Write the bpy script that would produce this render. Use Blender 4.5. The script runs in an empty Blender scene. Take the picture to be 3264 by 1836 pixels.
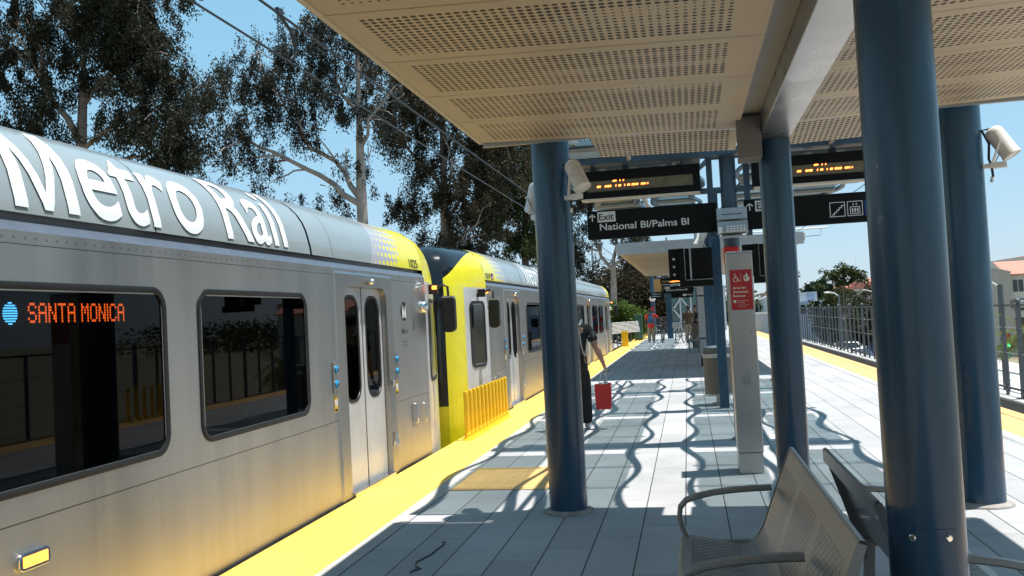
import bpy, bmesh, math, random
import numpy as np
from mathutils import Vector, Matrix

# ------------------------------------------------------------------ camera, sky, sun, exposure
SC = bpy.context.scene
COL = SC.collection
cam_data = bpy.data.cameras.new("camera")
cam_data.sensor_width = 36.0
cam_data.lens = 36.0 * 2880.1 / 3264.0
cam_data.clip_start = 0.05
cam_data.clip_end = 4000.0
cam = bpy.data.objects.new("camera", cam_data)
COL.objects.link(cam)
_rt = Vector((0.98035321, 0.19044674, -0.05135771))
_up = Vector((0.05669966, -0.02270381, 0.99813310))
_fw = Vector((-0.18892518, 0.98143496, 0.03305602))
cam.matrix_world = Matrix(((_rt.x, _up.x, -_fw.x, 0.0), (_rt.y, _up.y, -_fw.y, 0.0),
                           (_rt.z, _up.z, -_fw.z, 1.58), (0, 0, 0, 1)))
SC.camera = cam

SUN_DIR = Vector((0.254, 0.067, 1.0)).normalized()
SUN_EL = math.asin(SUN_DIR.z)
SUN_AZ = math.atan2(SUN_DIR.x, SUN_DIR.y)
world = bpy.data.worlds.new("World")
SC.world = world
world.use_nodes = True
_wn = world.node_tree.nodes
_bg = _wn["Background"]
_sky = _wn.new("ShaderNodeTexSky")
_sky.sky_type = 'NISHITA'
_sky.sun_disc = False
_sky.sun_elevation = SUN_EL
_sky.sun_rotation = SUN_AZ
_sky.altitude = 50.0
_sky.air_density = 1.2
_sky.dust_density = 0.25
_sky.ozone_density = 2.5
_wl = world.node_tree.links
_sep = _wn.new("ShaderNodeSeparateColor")
_cmb = _wn.new("ShaderNodeCombineColor")
_wl.new(_sky.outputs["Color"], _sep.inputs[0])
for _i, (_g, _k) in enumerate(((0.55, 1.19), (0.30, 2.42), (0.30, 2.95))):   # softer, bluer coastal sky
    _p = _wn.new("ShaderNodeMath"); _p.operation = 'POWER'; _p.inputs[1].default_value = _g
    _m = _wn.new("ShaderNodeMath"); _m.operation = 'MULTIPLY'; _m.inputs[1].default_value = _k
    _wl.new(_sep.outputs[_i], _p.inputs[0]); _wl.new(_p.outputs[0], _m.inputs[0]); _wl.new(_m.outputs[0], _cmb.inputs[_i])
_wl.new(_cmb.outputs[0], _bg.inputs["Color"])
_bg.inputs["Strength"].default_value = 0.115

sun_data = bpy.data.lights.new("sun", 'SUN')
sun_data.energy = 5.0
sun_data.angle = math.radians(0.53)
sun_data.color = (1.0, 0.96, 0.9)
sun = bpy.data.objects.new("sun", sun_data)
sun.rotation_euler = (-SUN_DIR).to_track_quat('-Z', 'Y').to_euler()
sun.location = (20, 5, 60)
COL.objects.link(sun)

SC.view_settings.view_transform = 'Standard'
SC.view_settings.look = 'None'
SC.view_settings.gamma = 1.0
SC.view_settings.use_curve_mapping = False
SC.view_settings.exposure = 0.66
SC.cycles.use_denoising = True
SC.cycles.max_bounces = 8
SC.cycles.transparent_max_bounces = 16
SC.cycles.caustics_reflective = False
SC.cycles.caustics_refractive = False
SC.cycles.sample_clamp_indirect = 6.0

random.seed(7)
RNG = np.random.default_rng(11)
PI = math.pi

# ------------------------------------------------------------------ node helper and materials
class NT:
    def __init__(self, name):
        self.m = bpy.data.materials.new(name)
        self.m.use_nodes = True
        self.t = self.m.node_tree
        self.b = self.t.nodes["Principled BSDF"]
        self.out = self.t.nodes["Material Output"]

    def node(self, typ, **kw):
        n = self.t.nodes.new(typ)
        for k, v in kw.items():
            setattr(n, k, v)
        return n

    def put(self, sock, v):
        if hasattr(v, "links") or isinstance(v, bpy.types.NodeSocket):
            self.t.links.new(v, sock)
        else:
            sock.default_value = v

    def math(self, op, a, b=None, c=None):
        n = self.node("ShaderNodeMath", operation=op)
        self.put(n.inputs[0], a)
        if b is not None:
            self.put(n.inputs[1], b)
        if c is not None:
            self.put(n.inputs[2], c)
        return n.outputs[0]

    def xyz(self, which="Object"):
        tc = self.node("ShaderNodeTexCoord")
        s = self.node("ShaderNodeSeparateXYZ")
        self.t.links.new(tc.outputs[which], s.inputs[0])
        return s.outputs[0], s.outputs[1], s.outputs[2]

    def combine(self, x, y, z):
        c = self.node("ShaderNodeCombineXYZ")
        self.put(c.inputs[0], x); self.put(c.inputs[1], y); self.put(c.inputs[2], z)
        return c.outputs[0]

    def noise(self, vec, scale, detail=4.0, rough=0.55):
        n = self.node("ShaderNodeTexNoise")
        n.inputs["Scale"].default_value = scale
        n.inputs["Detail"].default_value = detail
        n.inputs["Roughness"].default_value = rough
        if vec is not None:
            self.t.links.new(vec, n.inputs["Vector"])
        return n.outputs["Fac"]

    def obj(self):
        return self.node("ShaderNodeTexCoord").outputs["Object"]

    def mapr(self, v, a, b, c=0.0, d=1.0, smooth=False):
        n = self.node("ShaderNodeMapRange")
        if smooth:
            n.interpolation_type = 'SMOOTHSTEP'
        self.put(n.inputs[0], v)
        n.inputs[1].default_value = a; n.inputs[2].default_value = b
        n.inputs[3].default_value = c; n.inputs[4].default_value = d
        return n.outputs[0]

    def mix(self, f, a, b):
        n = self.node("ShaderNodeMix", data_type='RGBA')
        self.put(n.inputs[0], f)
        self.put(n.inputs[6], a if not isinstance(a, tuple) else (*a[:3], 1))
        self.put(n.inputs[7], b if not isinstance(b, tuple) else (*b[:3], 1))
        return n.outputs[2]

    def scale_col(self, col, f):
        n = self.node("ShaderNodeMix", data_type='RGBA', blend_type='MULTIPLY')
        n.inputs[0].default_value = 1.0
        self.put(n.inputs[6], col if not isinstance(col, tuple) else (*col[:3], 1))
        c = self.node("ShaderNodeCombineColor")
        for i in range(3):
            self.put(c.inputs[i], f)
        self.t.links.new(c.outputs[0], n.inputs[7])
        return n.outputs[2]

    def bump(self, h, strength=0.3, dist=0.01):
        n = self.node("ShaderNodeBump")
        n.inputs["Strength"].default_value = strength
        n.inputs["Distance"].default_value = dist
        self.t.links.new(h, n.inputs["Height"])
        self.t.links.new(n.outputs[0], self.b.inputs["Normal"])

    def set(self, **kw):
        names = dict(col="Base Color", rough="Roughness", metal="Metallic", spec="Specular IOR Level",
                     coat="Coat Weight", aniso="Anisotropic", ecol="Emission Color", estr="Emission Strength",
                     alpha="Alpha", coatr="Coat Roughness")
        for k, v in kw.items():
            if isinstance(v, tuple) and len(v) == 3:
                v = (*v, 1)
            self.put(self.b.inputs[names[k]], v)
        return self


def mat(name, col, rough=0.5, metal=0.0, var=0.12, vs=6.0, bump=0.0, bs=40.0, spec=0.5, coat=0.0, rvar=0.0,
        stretch=None):
    """painted / cast / fabric surface: base colour broken up by two scales of noise, optional bump"""
    n = NT(name)
    v = n.obj()
    if stretch:
        mp = n.node("ShaderNodeMapping")
        mp.inputs["Scale"].default_value = stretch
        n.t.links.new(v, mp.inputs[0])
        v = mp.outputs[0]
    a = n.noise(v, vs, 5.0)
    b = n.noise(v, vs * 9.0, 2.0)
    f = n.math('ADD', n.mapr(a, 0.3, 0.7, 1 - var, 1 + var), n.mapr(b, 0.3, 0.7, -var * .4, var * .4))
    n.set(col=n.scale_col(col, f), rough=rough, metal=metal, spec=spec, coat=coat)
    if rvar:
        n.set(rough=n.mapr(a, 0.3, 0.7, max(0.02, rough - rvar), rough + rvar))
    if bump:
        n.bump(n.noise(v, bs, 3.0), bump, 0.004)
    return n.m


def emit(name, col, strength):
    n = NT(name)
    n.set(col=(0.02, 0.02, 0.02), ecol=col, estr=strength, rough=0.6)
    return n.m


def srgb(r, g, b):
    f = lambda c: ((c / 255 + 0.055) / 1.055) ** 2.4 if c > 10 else c / 255 / 12.92
    return (f(r), f(g), f(b))


MT = {}
MT['blue'] = mat("blue_paint", (0.019, 0.062, 0.110), 0.28, spec=0.4, var=0.12, vs=3, coat=0.08, rvar=0.06, stretch=(1, 1, .25))
MT['bluebeam'] = mat("blue_beam_paint", (0.032, 0.072, 0.115), 0.4, var=0.10, vs=3)
MT['grout'] = mat("grout", (0.30, 0.28, 0.26), 0.9, var=0.2, vs=14)
MT['black'] = mat("black_plastic", (0.008, 0.008, 0.009), 0.45, var=0.2)
MT['blackgloss'] = mat("black_gloss", (0.006, 0.006, 0.007), 0.12, var=0.1, spec=0.6)
MT['rubber'] = mat("rubber", (0.012, 0.012, 0.013), 0.5, var=0.15)
MT['sign'] = mat("sign_black", (0.005, 0.0048, 0.0045), 0.55, var=0.15, spec=0.15)
MT['signwhite'] = mat("sign_white", (0.62, 0.6, 0.58), 0.5, var=0.05)
MT['signblue'] = mat("sign_blue", (0.01, 0.06, 0.32), 0.5, var=0.05)
MT['red'] = mat("red_sign", (0.42, 0.012, 0.016), 0.4, var=0.08)
MT['redgloss'] = mat("red_enamel", (0.5, 0.012, 0.012), 0.2, var=0.05)
MT['cream'] = mat("sign_cream", (0.75, 0.68, 0.55), 0.5, var=0.05)
MT['white'] = mat("white_paint", (0.74, 0.72, 0.69), 0.42, var=0.05)
MT['whitecast'] = mat("white_cast", (0.70, 0.68, 0.65), 0.45, var=0.06, vs=12)
MT['galv'] = mat("galvanised", (0.42, 0.42, 0.41), 0.45, metal=0.5, var=0.12)
MT['cant'] = mat("cant_rail", (0.16, 0.18, 0.22), 0.35, metal=0.5, var=0.1)
MT['trim'] = mat("cream_trim", (0.60, 0.53, 0.42), 0.55, var=0.06)
MT['fascia'] = mat("fascia_metal", (0.38, 0.40, 0.42), 0.4, metal=0.3, var=0.08)
MT['grayframe'] = mat("trellis_frame", (0.36, 0.34, 0.31), 0.5, var=0.1)
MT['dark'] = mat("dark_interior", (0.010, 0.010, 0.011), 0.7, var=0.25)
MT['greywhite'] = mat("grey_white_paint", (0.50, 0.51, 0.53), 0.28, var=0.06, coat=0.3)
MT['yellow'] = mat("yellow_paint", (0.74, 0.67, 0.012), 0.3, var=0.05, coat=0.3)
MT['yellowbol'] = mat("yellow_plastic", (0.80, 0.50, 0.010), 0.45, var=0.10, vs=20)
MT['chrome'] = mat("chrome", (0.75, 0.74, 0.72), 0.12, metal=1.0, var=0.05)
MT['bluebtn'] = mat("blue_button", (0.03, 0.30, 0.62), 0.3, var=0.1)
MT['orangeled'] = emit("orange_led", (1.0, 0.13, 0.015), 4.2)
MT['orangehot'] = emit("orange_led_hot", (1.0, 0.20, 0.035), 4.5)
MT['blueled'] = emit("blue_led", (0.10, 0.55, 1.0), 5.0)
MT['greenled'] = emit("green_signal", (0.02, 1.0, 0.35), 5.0)
MT['amber'] = emit("amber_marker", (1.0, 0.25, 0.03), 3.5)
MT['letter'] = mat("white_lettering", (0.80, 0.82, 0.83), 0.3, var=0.02)
MT['decal'] = mat("black_decal", (0.015, 0.015, 0.016), 0.5, var=0.1)
MT['decalgrey'] = mat("grey_decal", (0.10, 0.10, 0.11), 0.5, var=0.1)
MT['concrete'] = mat("concrete", (0.40, 0.39, 0.37), 0.85, var=0.12, vs=3, bump=0.3)
MT['darkconc'] = mat("dark_concrete", (0.16, 0.155, 0.15), 0.85, var=0.15, vs=3, bump=0.3)
MT['gravel'] = mat("gravel", (0.30, 0.28, 0.26), 0.95, var=0.45, vs=9, bump=1.0, bs=24)
MT['steelrail'] = mat("rail_steel", (0.25, 0.2, 0.17), 0.35, metal=0.9, var=0.15)
MT['galvfence'] = mat("fence_steel", (0.11, 0.117, 0.125), 0.5, metal=0.4, var=0.12)
MT['benchgrey'] = mat("bench_grey", (0.27, 0.262, 0.25), 0.38, metal=0.35, var=0.08)
MT['brown'] = mat("brown_bin", (0.16, 0.13, 0.10), 0.6, var=0.1)
MT['green'] = mat("green_box", (0.02, 0.085, 0.05), 0.5, var=0.1)
MT['soffitdark'] = mat("soffit_shadow_gap", (0.03, 0.03, 0.03), 0.7, var=0.1)


def m_paver():
    n = NT("paver")
    x, y, z = n.xyz()
    W, L = 0.31, 1.24
    u = n.math('DIVIDE', n.math('ADD', x, 2.272 + W * 40), W)
    k = n.math('FLOOR', u)
    fu = n.math('FRACT', u)
    off = n.math('MULTIPLY', n.math('SUBTRACT', k, 44.0), 0.315)
    v = n.math('DIVIDE', n.math('ADD', n.math('SUBTRACT', y, off), 1240.0 - 6.12), L)
    fv = n.math('FRACT', v)
    kv = n.math('FLOOR', v)
    du = n.math('MULTIPLY', n.math('MINIMUM', fu, n.math('SUBTRACT', 1.0, fu)), W)
    dv = n.math('MULTIPLY', n.math('MINIMUM', fv, n.math('SUBTRACT', 1.0, fv)), L)
    ju = n.mapr(du, 0.0035, 0.0055, 1.0, 0.0)
    jv = n.mapr(dv, 0.0018, 0.0034, 0.75, 0.0)
    j = n.math('MAXIMUM', ju, jv)
    wn = n.node("ShaderNodeTexWhiteNoise", noise_dimensions='2D')
    n.t.links.new(n.combine(k, kv, 0.0), wn.inputs["Vector"])
    tone = n.mapr(wn.outputs["Value"], 0, 1, 0.90, 1.08)
    o = n.obj()
    grime = n.mapr(n.noise(o, 0.9, 6.0, 0.65), 0.3, 0.72, 0.82, 1.10)
    speck = n.mapr(n.noise(o, 160.0, 2.0), 0.3, 0.7, 0.86, 1.12)
    spots = n.mapr(n.noise(o, 7.0, 3.0), 0.66, 0.74, 1.0, 0.80)
    f = n.math('MULTIPLY', n.math('MULTIPLY', tone, grime), n.math('MULTIPLY', speck, spots))
    gum = n.mapr(n.noise(o, 26.0, 1.0), 0.735, 0.76, 1.0, 0.72)
    f = n.math('MULTIPLY', f, gum)
    base = n.scale_col((0.385, 0.387, 0.395), f)
    n.set(col=n.mix(j, base, (0.035, 0.034, 0.033)), rough=0.75, spec=0.35)
    h = n.math('SUBTRACT', n.math('MULTIPLY', n.noise(o, 220.0, 2.0), 0.12), n.math('MULTIPLY', j, 1.0))
    n.bump(h, 0.35, 0.003)
    return n.m


def m_tactile(name, col):
    n = NT(name)
    x, y, z = n.xyz()
    p = 0.06
    fx = n.math('SUBTRACT', n.math('FRACT', n.math('DIVIDE', n.math('ADD', x, 60.0), p)), 0.5)
    fy = n.math('SUBTRACT', n.math('FRACT', n.math('DIVIDE', n.math('ADD', y, 60.0), p)), 0.5)
    r = n.math('SQRT', n.math('ADD', n.math('MULTIPLY', fx, fx), n.math('MULTIPLY', fy, fy)))
    dome = n.mapr(r, 0.18, 0.34, 1.0, 0.0, True)
    fy2 = n.math('FRACT', n.math('DIVIDE', n.math('ADD', y, 61.0), 0.61))
    joint = n.mapr(n.math('MINIMUM', fy2, n.math('SUBTRACT', 1.0, fy2)), 0.003, 0.007, 0.45, 0.0)
    o = n.obj()
    f = n.math('MULTIPLY', n.mapr(n.noise(o, 1.5, 6, .7), .3, .7, .80, 1.08), n.mapr(n.noise(o, 60, 2), .3, .7, .86, 1.08))
    n.set(col=n.mix(joint, n.scale_col(col, f), (0.25, 0.14, 0.02)), rough=0.6)
    n.bump(dome, 0.5, 0.005)
    return n.m


def m_perforated():
    """cream soffit sheet with rows of dark-painted holes whose size drifts across the panel; UVs are metres"""
    n = NT("perforated_soffit")
    u, v, _ = n.xyz("UV")
    x, y, z = n.xyz()
    pu, pv = 0.041, 0.044
    fu = n.math('SUBTRACT', n.math('FRACT', n.math('DIVIDE', u, pu)), 0.5)
    fv = n.math('SUBTRACT', n.math('FRACT', n.math('DIVIDE', v, pv)), 0.5)
    ku = n.math('FLOOR', n.math('DIVIDE', u, pu))
    kv = n.math('FLOOR', n.math('DIVIDE', v, pv))
    r = n.math('SQRT', n.math('ADD', n.math('POWER', n.math('MULTIPLY', fu, pu), 2.0),
                              n.math('POWER', n.math('MULTIPLY', fv, pv), 2.0)))
    nz = n.noise(n.combine(n.math('MULTIPLY', ku, 0.012), n.math('ADD', n.math('MULTIPLY', kv, 0.055),
                           n.math('MULTIPLY', n.math('FLOOR', n.math('DIVIDE', n.math('ADD', y, 80.0), 0.81)), 3.7)), 0.0), 3.2, 2.0)
    rad = n.mapr(nz, 0.34, 0.54, 0.0070, 0.0150)
    hole = n.math('LESS_THAN', r, rad)
    inu = n.math('MULTIPLY', n.math('GREATER_THAN', u, 0.123), n.math('LESS_THAN', u, 1.845))
    inv = n.math('MULTIPLY', n.math('GREATER_THAN', v, 0.088), n.math('LESS_THAN', v, 0.704))
    mask = n.math('MULTIPLY', hole, n.math('MULTIPLY', inu, inv))
    o = n.obj()
    f = n.math('MULTIPLY', n.mapr(n.noise(o, 1.2, 4), .3, .7, .93, 1.06), n.mapr(n.noise(o, 300, 1), .3, .7, .97, 1.03))
    n.set(col=n.mix(mask, n.scale_col((0.54, 0.445, 0.315), f), (0.014, 0.009, 0.006)), rough=0.5, spec=0.3)  # darkness inside the holes is put into the colour
    return n.m


def m_dotglass():
    """laminated glass with a screen of clear dots between dark printed bars"""
    n = NT("dotted_glass")
    x, y, z = n.xyz()
    p = 0.0285
    fx = n.math('SUBTRACT', n.math('FRACT', n.math('DIVIDE', n.math('ADD', x, 50.0), p)), 0.5)
    fy = n.math('SUBTRACT', n.math('FRACT', n.math('DIVIDE', n.math('ADD', y, 50.0), p)), 0.5)
    r = n.math('SQRT', n.math('ADD', n.math('MULTIPLY', fx, fx), n.math('MULTIPLY', fy, fy)))
    dot = n.math('LESS_THAN', r, 0.36)
    tint = n.mix(n.noise(n.obj(), 1.3, 2), (0.010, 0.022, 0.020), (0.018, 0.026, 0.045))
    glossy = n.node("ShaderNodeBsdfPrincipled")
    n.put(glossy.inputs["Base Color"], tint)
    glossy.inputs["Roughness"].default_value = 0.15
    tr = n.node("ShaderNodeBsdfTransparent")
    tr.inputs[0].default_value = (0.90, 0.96, 0.95, 1)
    tr2 = n.node("ShaderNodeBsdfTransparent")
    tr2.inputs[0].default_value = (0.30, 0.34, 0.34, 1)
    m1 = n.node("ShaderNodeMixShader"); m1.inputs[0].default_value = 0.5
    n.t.links.new(glossy.outputs[0], m1.inputs[1]); n.t.links.new(tr2.outputs[0], m1.inputs[2])
    m2 = n.node("ShaderNodeMixShader")
    n.t.links.new(dot, m2.inputs[0])
    n.t.links.new(m1.outputs[0], m2.inputs[1]); n.t.links.new(tr.outputs[0], m2.inputs[2])
    n.t.links.new(m2.outputs[0], n.out.inputs[0])
    return n.m


def m_steel(zo):
    """brushed stainless car side: vertical smears, oil-canning, fine horizontal seams"""
    n = NT("brushed_stainless")
    o = n.obj()
    x, y, z = n.xyz()
    z = n.math('ADD', z, zo)
    st = n.noise(n.combine(n.math('MULTIPLY', x, 0.3), n.math('MULTIPLY', y, 2.6), n.math('MULTIPLY', z, 0.22)), 1.6, 5.0, 0.6)
    gr = n.noise(n.combine(n.math('MULTIPLY', x, 2.0), n.math('MULTIPLY', y, 1.0), n.math('MULTIPLY', z, 120.0)), 5.0, 2.0)
    tone = n.math('MULTIPLY', n.mapr(st, .25, .75, .80, 1.08), n.mapr(gr, .3, .7, .95, 1.05))
    seam = n.math('MAXIMUM', n.math('LESS_THAN', n.math('ABSOLUTE', n.math('SUBTRACT', z, 0.738)), 0.0035),
                  n.math('LESS_THAN', n.math('ABSOLUTE', n.math('SUBTRACT', z, 2.055)), 0.0025))
    riv = n.math('MULTIPLY', n.math('LESS_THAN', n.math('ABSOLUTE', n.math('SUBTRACT', z, 2.086)), 0.007),
                 n.math('LESS_THAN', n.math('FRACT', n.math('DIVIDE', n.math('ADD', y, 90.0), 0.075)), 0.2))
    seam = n.math('MAXIMUM', seam, n.math('MULTIPLY', riv, 0.55))
    col = n.mix(seam, n.scale_col((0.56, 0.54, 0.52), tone), (0.16, 0.16, 0.17))
    n.set(col=col, metal=1.0, rough=n.mapr(st, .3, .7, .34, .42), aniso=0.78)
    n.t.links.new(n.combine(0.0, 0.0, 1.0), n.b.inputs["Tangent"])   # brushed along the car: blurs up and down
    wob = n.noise(n.combine(0.0, n.math('MULTIPLY', y, 1.4), n.math('MULTIPLY', z, .8)), 2.2, 2.0)
    h = n.math('ADD', n.math('MULTIPLY', wob, 1.0), n.math('MULTIPLY', gr, 0.004))
    n.bump(h, 0.16, 0.01)
    return n.m


def m_fairing(name, sgn, y_a, y_b, yo, zo):
    """grey roof fairing breaking up into yellow dots towards the cab; y_a dots start, y_b solid yellow"""
    n = NT(name)
    x, y, z = n.xyz()
    y = n.math('ADD', y, yo); z = n.math('ADD', z, zo)
    # along-roof coordinate t: 0 where dots start, 1 where it is solid
    yy = n.math('SUBTRACT', y, n.math('MULTIPLY', n.math('SUBTRACT', z, 2.3), 0.75 * sgn))
    t = n.math('DIVIDE', n.math('SUBTRACT', yy, y_a), (y_b - y_a))
    p = 0.125
    sz = n.math('MULTIPLY', n.math('SUBTRACT', z, n.math('MULTIPLY', x, 0.55)), 1.0)
    ky = n.math('FRACT', n.math('ADD', n.math('DIVIDE', y, p), 400.0))
    row = n.math('DIVIDE', sz, 0.098)
    kz = n.math('FRACT', n.math('ADD', row, 100.0))
    dy = n.math('SUBTRACT', ky, 0.5); dz = n.math('SUBTRACT', kz, 0.5)
    r = n.math('SQRT', n.math('ADD', n.math('MULTIPLY', dy, dy), n.math('MULTIPLY', dz, dz)))
    rad = n.mapr(t, -0.05, 1.0, 0.05, 0.50)
    dots = n.math('MULTIPLY', n.math('LESS_THAN', r, rad), n.math('GREATER_THAN', t, -0.05))
    solid = n.math('GREATER_THAN', t, 1.0)
    yel = n.math('MAXIMUM', dots, solid)
    zone = n.mapr(t, -0.05, 0.02, 0.0, 1.0)
    o = n.obj()
    f = n.mapr(n.noise(o, 1.2, 4), .3, .7, .94, 1.05)
    grey = n.mix(zone, (0.275, 0.315, 0.325), (0.40, 0.385, 0.425))
    n.set(col=n.mix(yel, n.scale_col(grey, f), (0.76, 0.69, 0.015)), rough=0.26, coat=0.35, spec=0.5)
    return n.m


def m_slots(name, base, pu, pv, lu, lv, metal, rough):
    """sheet with staggered punched slots, holes painted near-black and only slightly see-through; UVs are metres"""
    n = NT(name)
    u, v, _ = n.xyz("UV")
    rowi = n.math('FLOOR', n.math('DIVIDE', v, pv))
    sh = n.math('MULTIPLY', n.math('MODULO', rowi, 2.0), 0.5)
    fu = n.math('SUBTRACT', n.math('FRACT', n.math('ADD', n.math('DIVIDE', u, pu), sh)), 0.5)
    fv = n.math('SUBTRACT', n.math('FRACT', n.math('DIVIDE', v, pv)), 0.5)
    a = n.math('DIVIDE', n.math('MULTIPLY', fu, pu), lu)
    b = n.math('DIVIDE', n.math('MULTIPLY', fv, pv), lv)
    r = n.math('ADD', n.math('MULTIPLY', a, a), n.math('MULTIPLY', b, b))
    hole = n.math('LESS_THAN', r, 1.0)
    o = n.obj()
    f = n.mapr(n.noise(o, 6, 4), .3, .7, .9, 1.1)
    n.set(col=n.scale_col(base, f), rough=rough, metal=metal)
    tr = n.node("ShaderNodeBsdfTransparent")
    ms = n.node("ShaderNodeMixShader")
    vis = n.node("ShaderNodeAttribute"); vis.attribute_name = "punched"
    n.t.links.new(n.math('MULTIPLY', hole, n.math('MULTIPLY', vis.outputs["Fac"], 0.18)), ms.inputs[0])
    n.set(col=n.mix(n.math('MULTIPLY', hole, vis.outputs["Fac"]), n.scale_col(base, f), (0.01, 0.01, 0.01)))  # near-black colour stands in for the shade inside the slots
    n.t.links.new(n.b.outputs[0], ms.inputs[1]); n.t.links.new(tr.outputs[0], ms.inputs[2])
    n.t.links.new(ms.outputs[0], n.out.inputs[0])
    return n.m


def m_glass(name, tint=(0.16, 0.17, 0.18), refl=0.32):
    n = NT(name)
    tr = n.node("ShaderNodeBsdfTransparent"); tr.inputs[0].default_value = (*tint, 1)
    gl = n.node("ShaderNodeBsdfGlossy"); gl.inputs["Roughness"].default_value = 0.015
    gl.inputs["Color"].default_value = (0.95, 0.97, 1.0, 1)
    fr = n.node("ShaderNodeFresnel"); fr.inputs[0].default_value = 1.52
    ms = n.node("ShaderNodeMixShader")
    n.t.links.new(n.math('MINIMUM', n.math('MULTIPLY', fr.outputs[0], refl), 1.0), ms.inputs[0])
    n.t.links.new(tr.outputs[0], ms.inputs[1]); n.t.links.new(gl.outputs[0], ms.inputs[2])
    n.t.links.new(ms.outputs[0], n.out.inputs[0])
    return n.m


def m_leaf(name, c1, c2, trans=0.25, rough=0.5):
    n = NT(name)
    g = n.node("ShaderNodeNewGeometry")
    o = n.obj()
    k = n.math('ADD', n.math('MULTIPLY', g.outputs["Random Per Island"], 0.65), n.math('MULTIPLY', n.mapr(n.noise(o, 0.5, 3), .3, .7, 0, 1), 0.35))
    col = n.mix(k, c1, c2)
    n.set(col=col, rough=rough, spec=0.06)
    tl = n.node("ShaderNodeBsdfTranslucent")
    n.t.links.new(col, tl.inputs[0])
    ms = n.node("ShaderNodeMixShader"); ms.inputs[0].default_value = trans
    n.t.links.new(n.b.outputs[0], ms.inputs[1]); n.t.links.new(tl.outputs[0], ms.inputs[2])
    n.t.links.new(ms.outputs[0], n.out.inputs[0])
    return n.m


MT['paver'] = m_paver()
MT['tactile'] = m_tactile("tactile_yellow", (0.84, 0.53, 0.10))
MT['tactile2'] = m_tactile("tactile_amber", (0.80, 0.46, 0.16))
MT['perf'] = m_perforated()
MT['dotglass'] = m_dotglass()
MT['steel'] = m_steel(-1.05)
MT['brushed'] = mat("brushed_panel", (0.42, 0.41, 0.395), 0.36, metal=1.0, var=0.05, vs=1.2, rvar=0.05)
MT['beam'] = mat("stainless_beam", (0.42, 0.41, 0.40), 0.30, metal=0.85, var=0.10, vs=3, rvar=0.06)
MT['glass'] = m_glass("tinted_glass")
MT['clearglass'] = m_glass("clear_glass", (0.55, 0.6, 0.6), 1.0)
MT['benchslot'] = m_slots("bench_sheet", (0.29, 0.28, 0.268), 0.048, 0.027, 0.0185, 0.0072, 0.35, 0.36)
MT['binmesh'] = m_slots("bin_mesh", (0.22, 0.21, 0.19), 0.034, 0.017, 0.0115, 0.0068, 0.4, 0.45)
MT['bark'] = mat("eucalyptus_bark", (0.22, 0.165, 0.135), 0.85, var=0.35, vs=2.5, bump=0.6, bs=14)
MT['barkpale'] = mat("pale_bark", (0.34, 0.27, 0.23), 0.85, var=0.3, vs=3, bump=0.5, bs=14)
MT['leaf_dark'] = m_leaf("leaf_dark", (0.018, 0.019, 0.012), (0.058, 0.055, 0.036), 0.22)
MT['leaf_grey'] = m_leaf("leaf_grey", (0.024, 0.025, 0.018), (0.070, 0.066, 0.050), 0.22)
MT['leaf_brown'] = m_leaf("leaf_brown", (0.030, 0.027, 0.015), (0.085, 0.068, 0.042), 0.25)
MT['leaf_green'] = m_leaf("leaf_green", (0.045, 0.085, 0.018), (0.14, 0.20, 0.045), 0.35)
MT['leaf_pine'] = m_leaf("leaf_pine", (0.012, 0.030, 0.018), (0.04, 0.065, 0.035), 0.1)
MT['leaf_olive'] = m_leaf("leaf_olive", (0.032, 0.042, 0.016), (0.10, 0.11, 0.042), 0.3)
MT['leaf_palm'] = m_leaf("leaf_palm", (0.05, 0.075, 0.012), (0.21, 0.22, 0.05), 0.35)
MT['skin'] = mat("skin", (0.36, 0.20, 0.14), 0.5, var=0.06)
MT['skindark'] = mat("skin_dark", (0.09, 0.05, 0.035), 0.5, var=0.06)
MT['skinmid'] = mat("skin_mid", (0.25, 0.14, 0.09), 0.5, var=0.06)
MT['hair'] = mat("hair", (0.010, 0.008, 0.007), 0.6, var=0.2, vs=40)
MT['clothblack'] = mat("black_cloth", (0.011, 0.011, 0.013), 0.85, var=0.2, vs=14, bump=0.4, bs=18)
MT['clothred'] = mat("red_cloth", (0.72, 0.045, 0.03), 0.8, var=0.12, vs=10, bump=0.4, bs=18)
MT['khaki'] = mat("khaki_cloth", (0.30, 0.24, 0.17), 0.85, var=0.12, vs=10, bump=0.4, bs=18)
MT['brownshirt'] = mat("brown_cloth", (0.085, 0.052, 0.028), 0.85, var=0.12, vs=10, bump=0.4, bs=18)
MT['bluepack'] = mat("blue_pack", (0.03, 0.10, 0.22), 0.7, var=0.15, vs=12)
MT['redcap'] = mat("dark_red_cap", (0.16, 0.018, 0.03), 0.7, var=0.1)
MT['redbag'] = mat("red_bag", (0.50, 0.020, 0.022), 0.45, var=0.08)
MT['shoe'] = mat("shoe", (0.012, 0.012, 0.014), 0.6, var=0.1)
MT['whiteshoe'] = mat("shoe_white", (0.6, 0.6, 0.6), 0.6, var=0.1)
MT['tyre'] = mat("tyre", (0.010, 0.010, 0.010), 0.8, var=0.1)
MT['carwhite'] = mat("car_white", (0.70, 0.72, 0.74), 0.25, var=0.03, coat=0.6)
MT['carblue'] = mat("car_blue", (0.015, 0.035, 0.11), 0.25, var=0.03, coat=0.6)
MT['cargrey'] = mat("car_grey", (0.05, 0.055, 0.07), 0.25, var=0.03, coat=0.6)
MT['carglass'] = mat("car_glass", (0.010, 0.012, 0.015), 0.06, var=0.03, spec=0.8)
MT['taillight'] = mat("tail_light", (0.4, 0.01, 0.01), 0.25, var=0.03)
MT['stucco'] = mat("stucco_beige", (0.36, 0.32, 0.27), 0.9, var=0.06, vs=2, bump=0.2)
MT['stuccopale'] = mat("stucco_pale", (0.55, 0.52, 0.47), 0.9, var=0.06, vs=2, bump=0.2)
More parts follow.
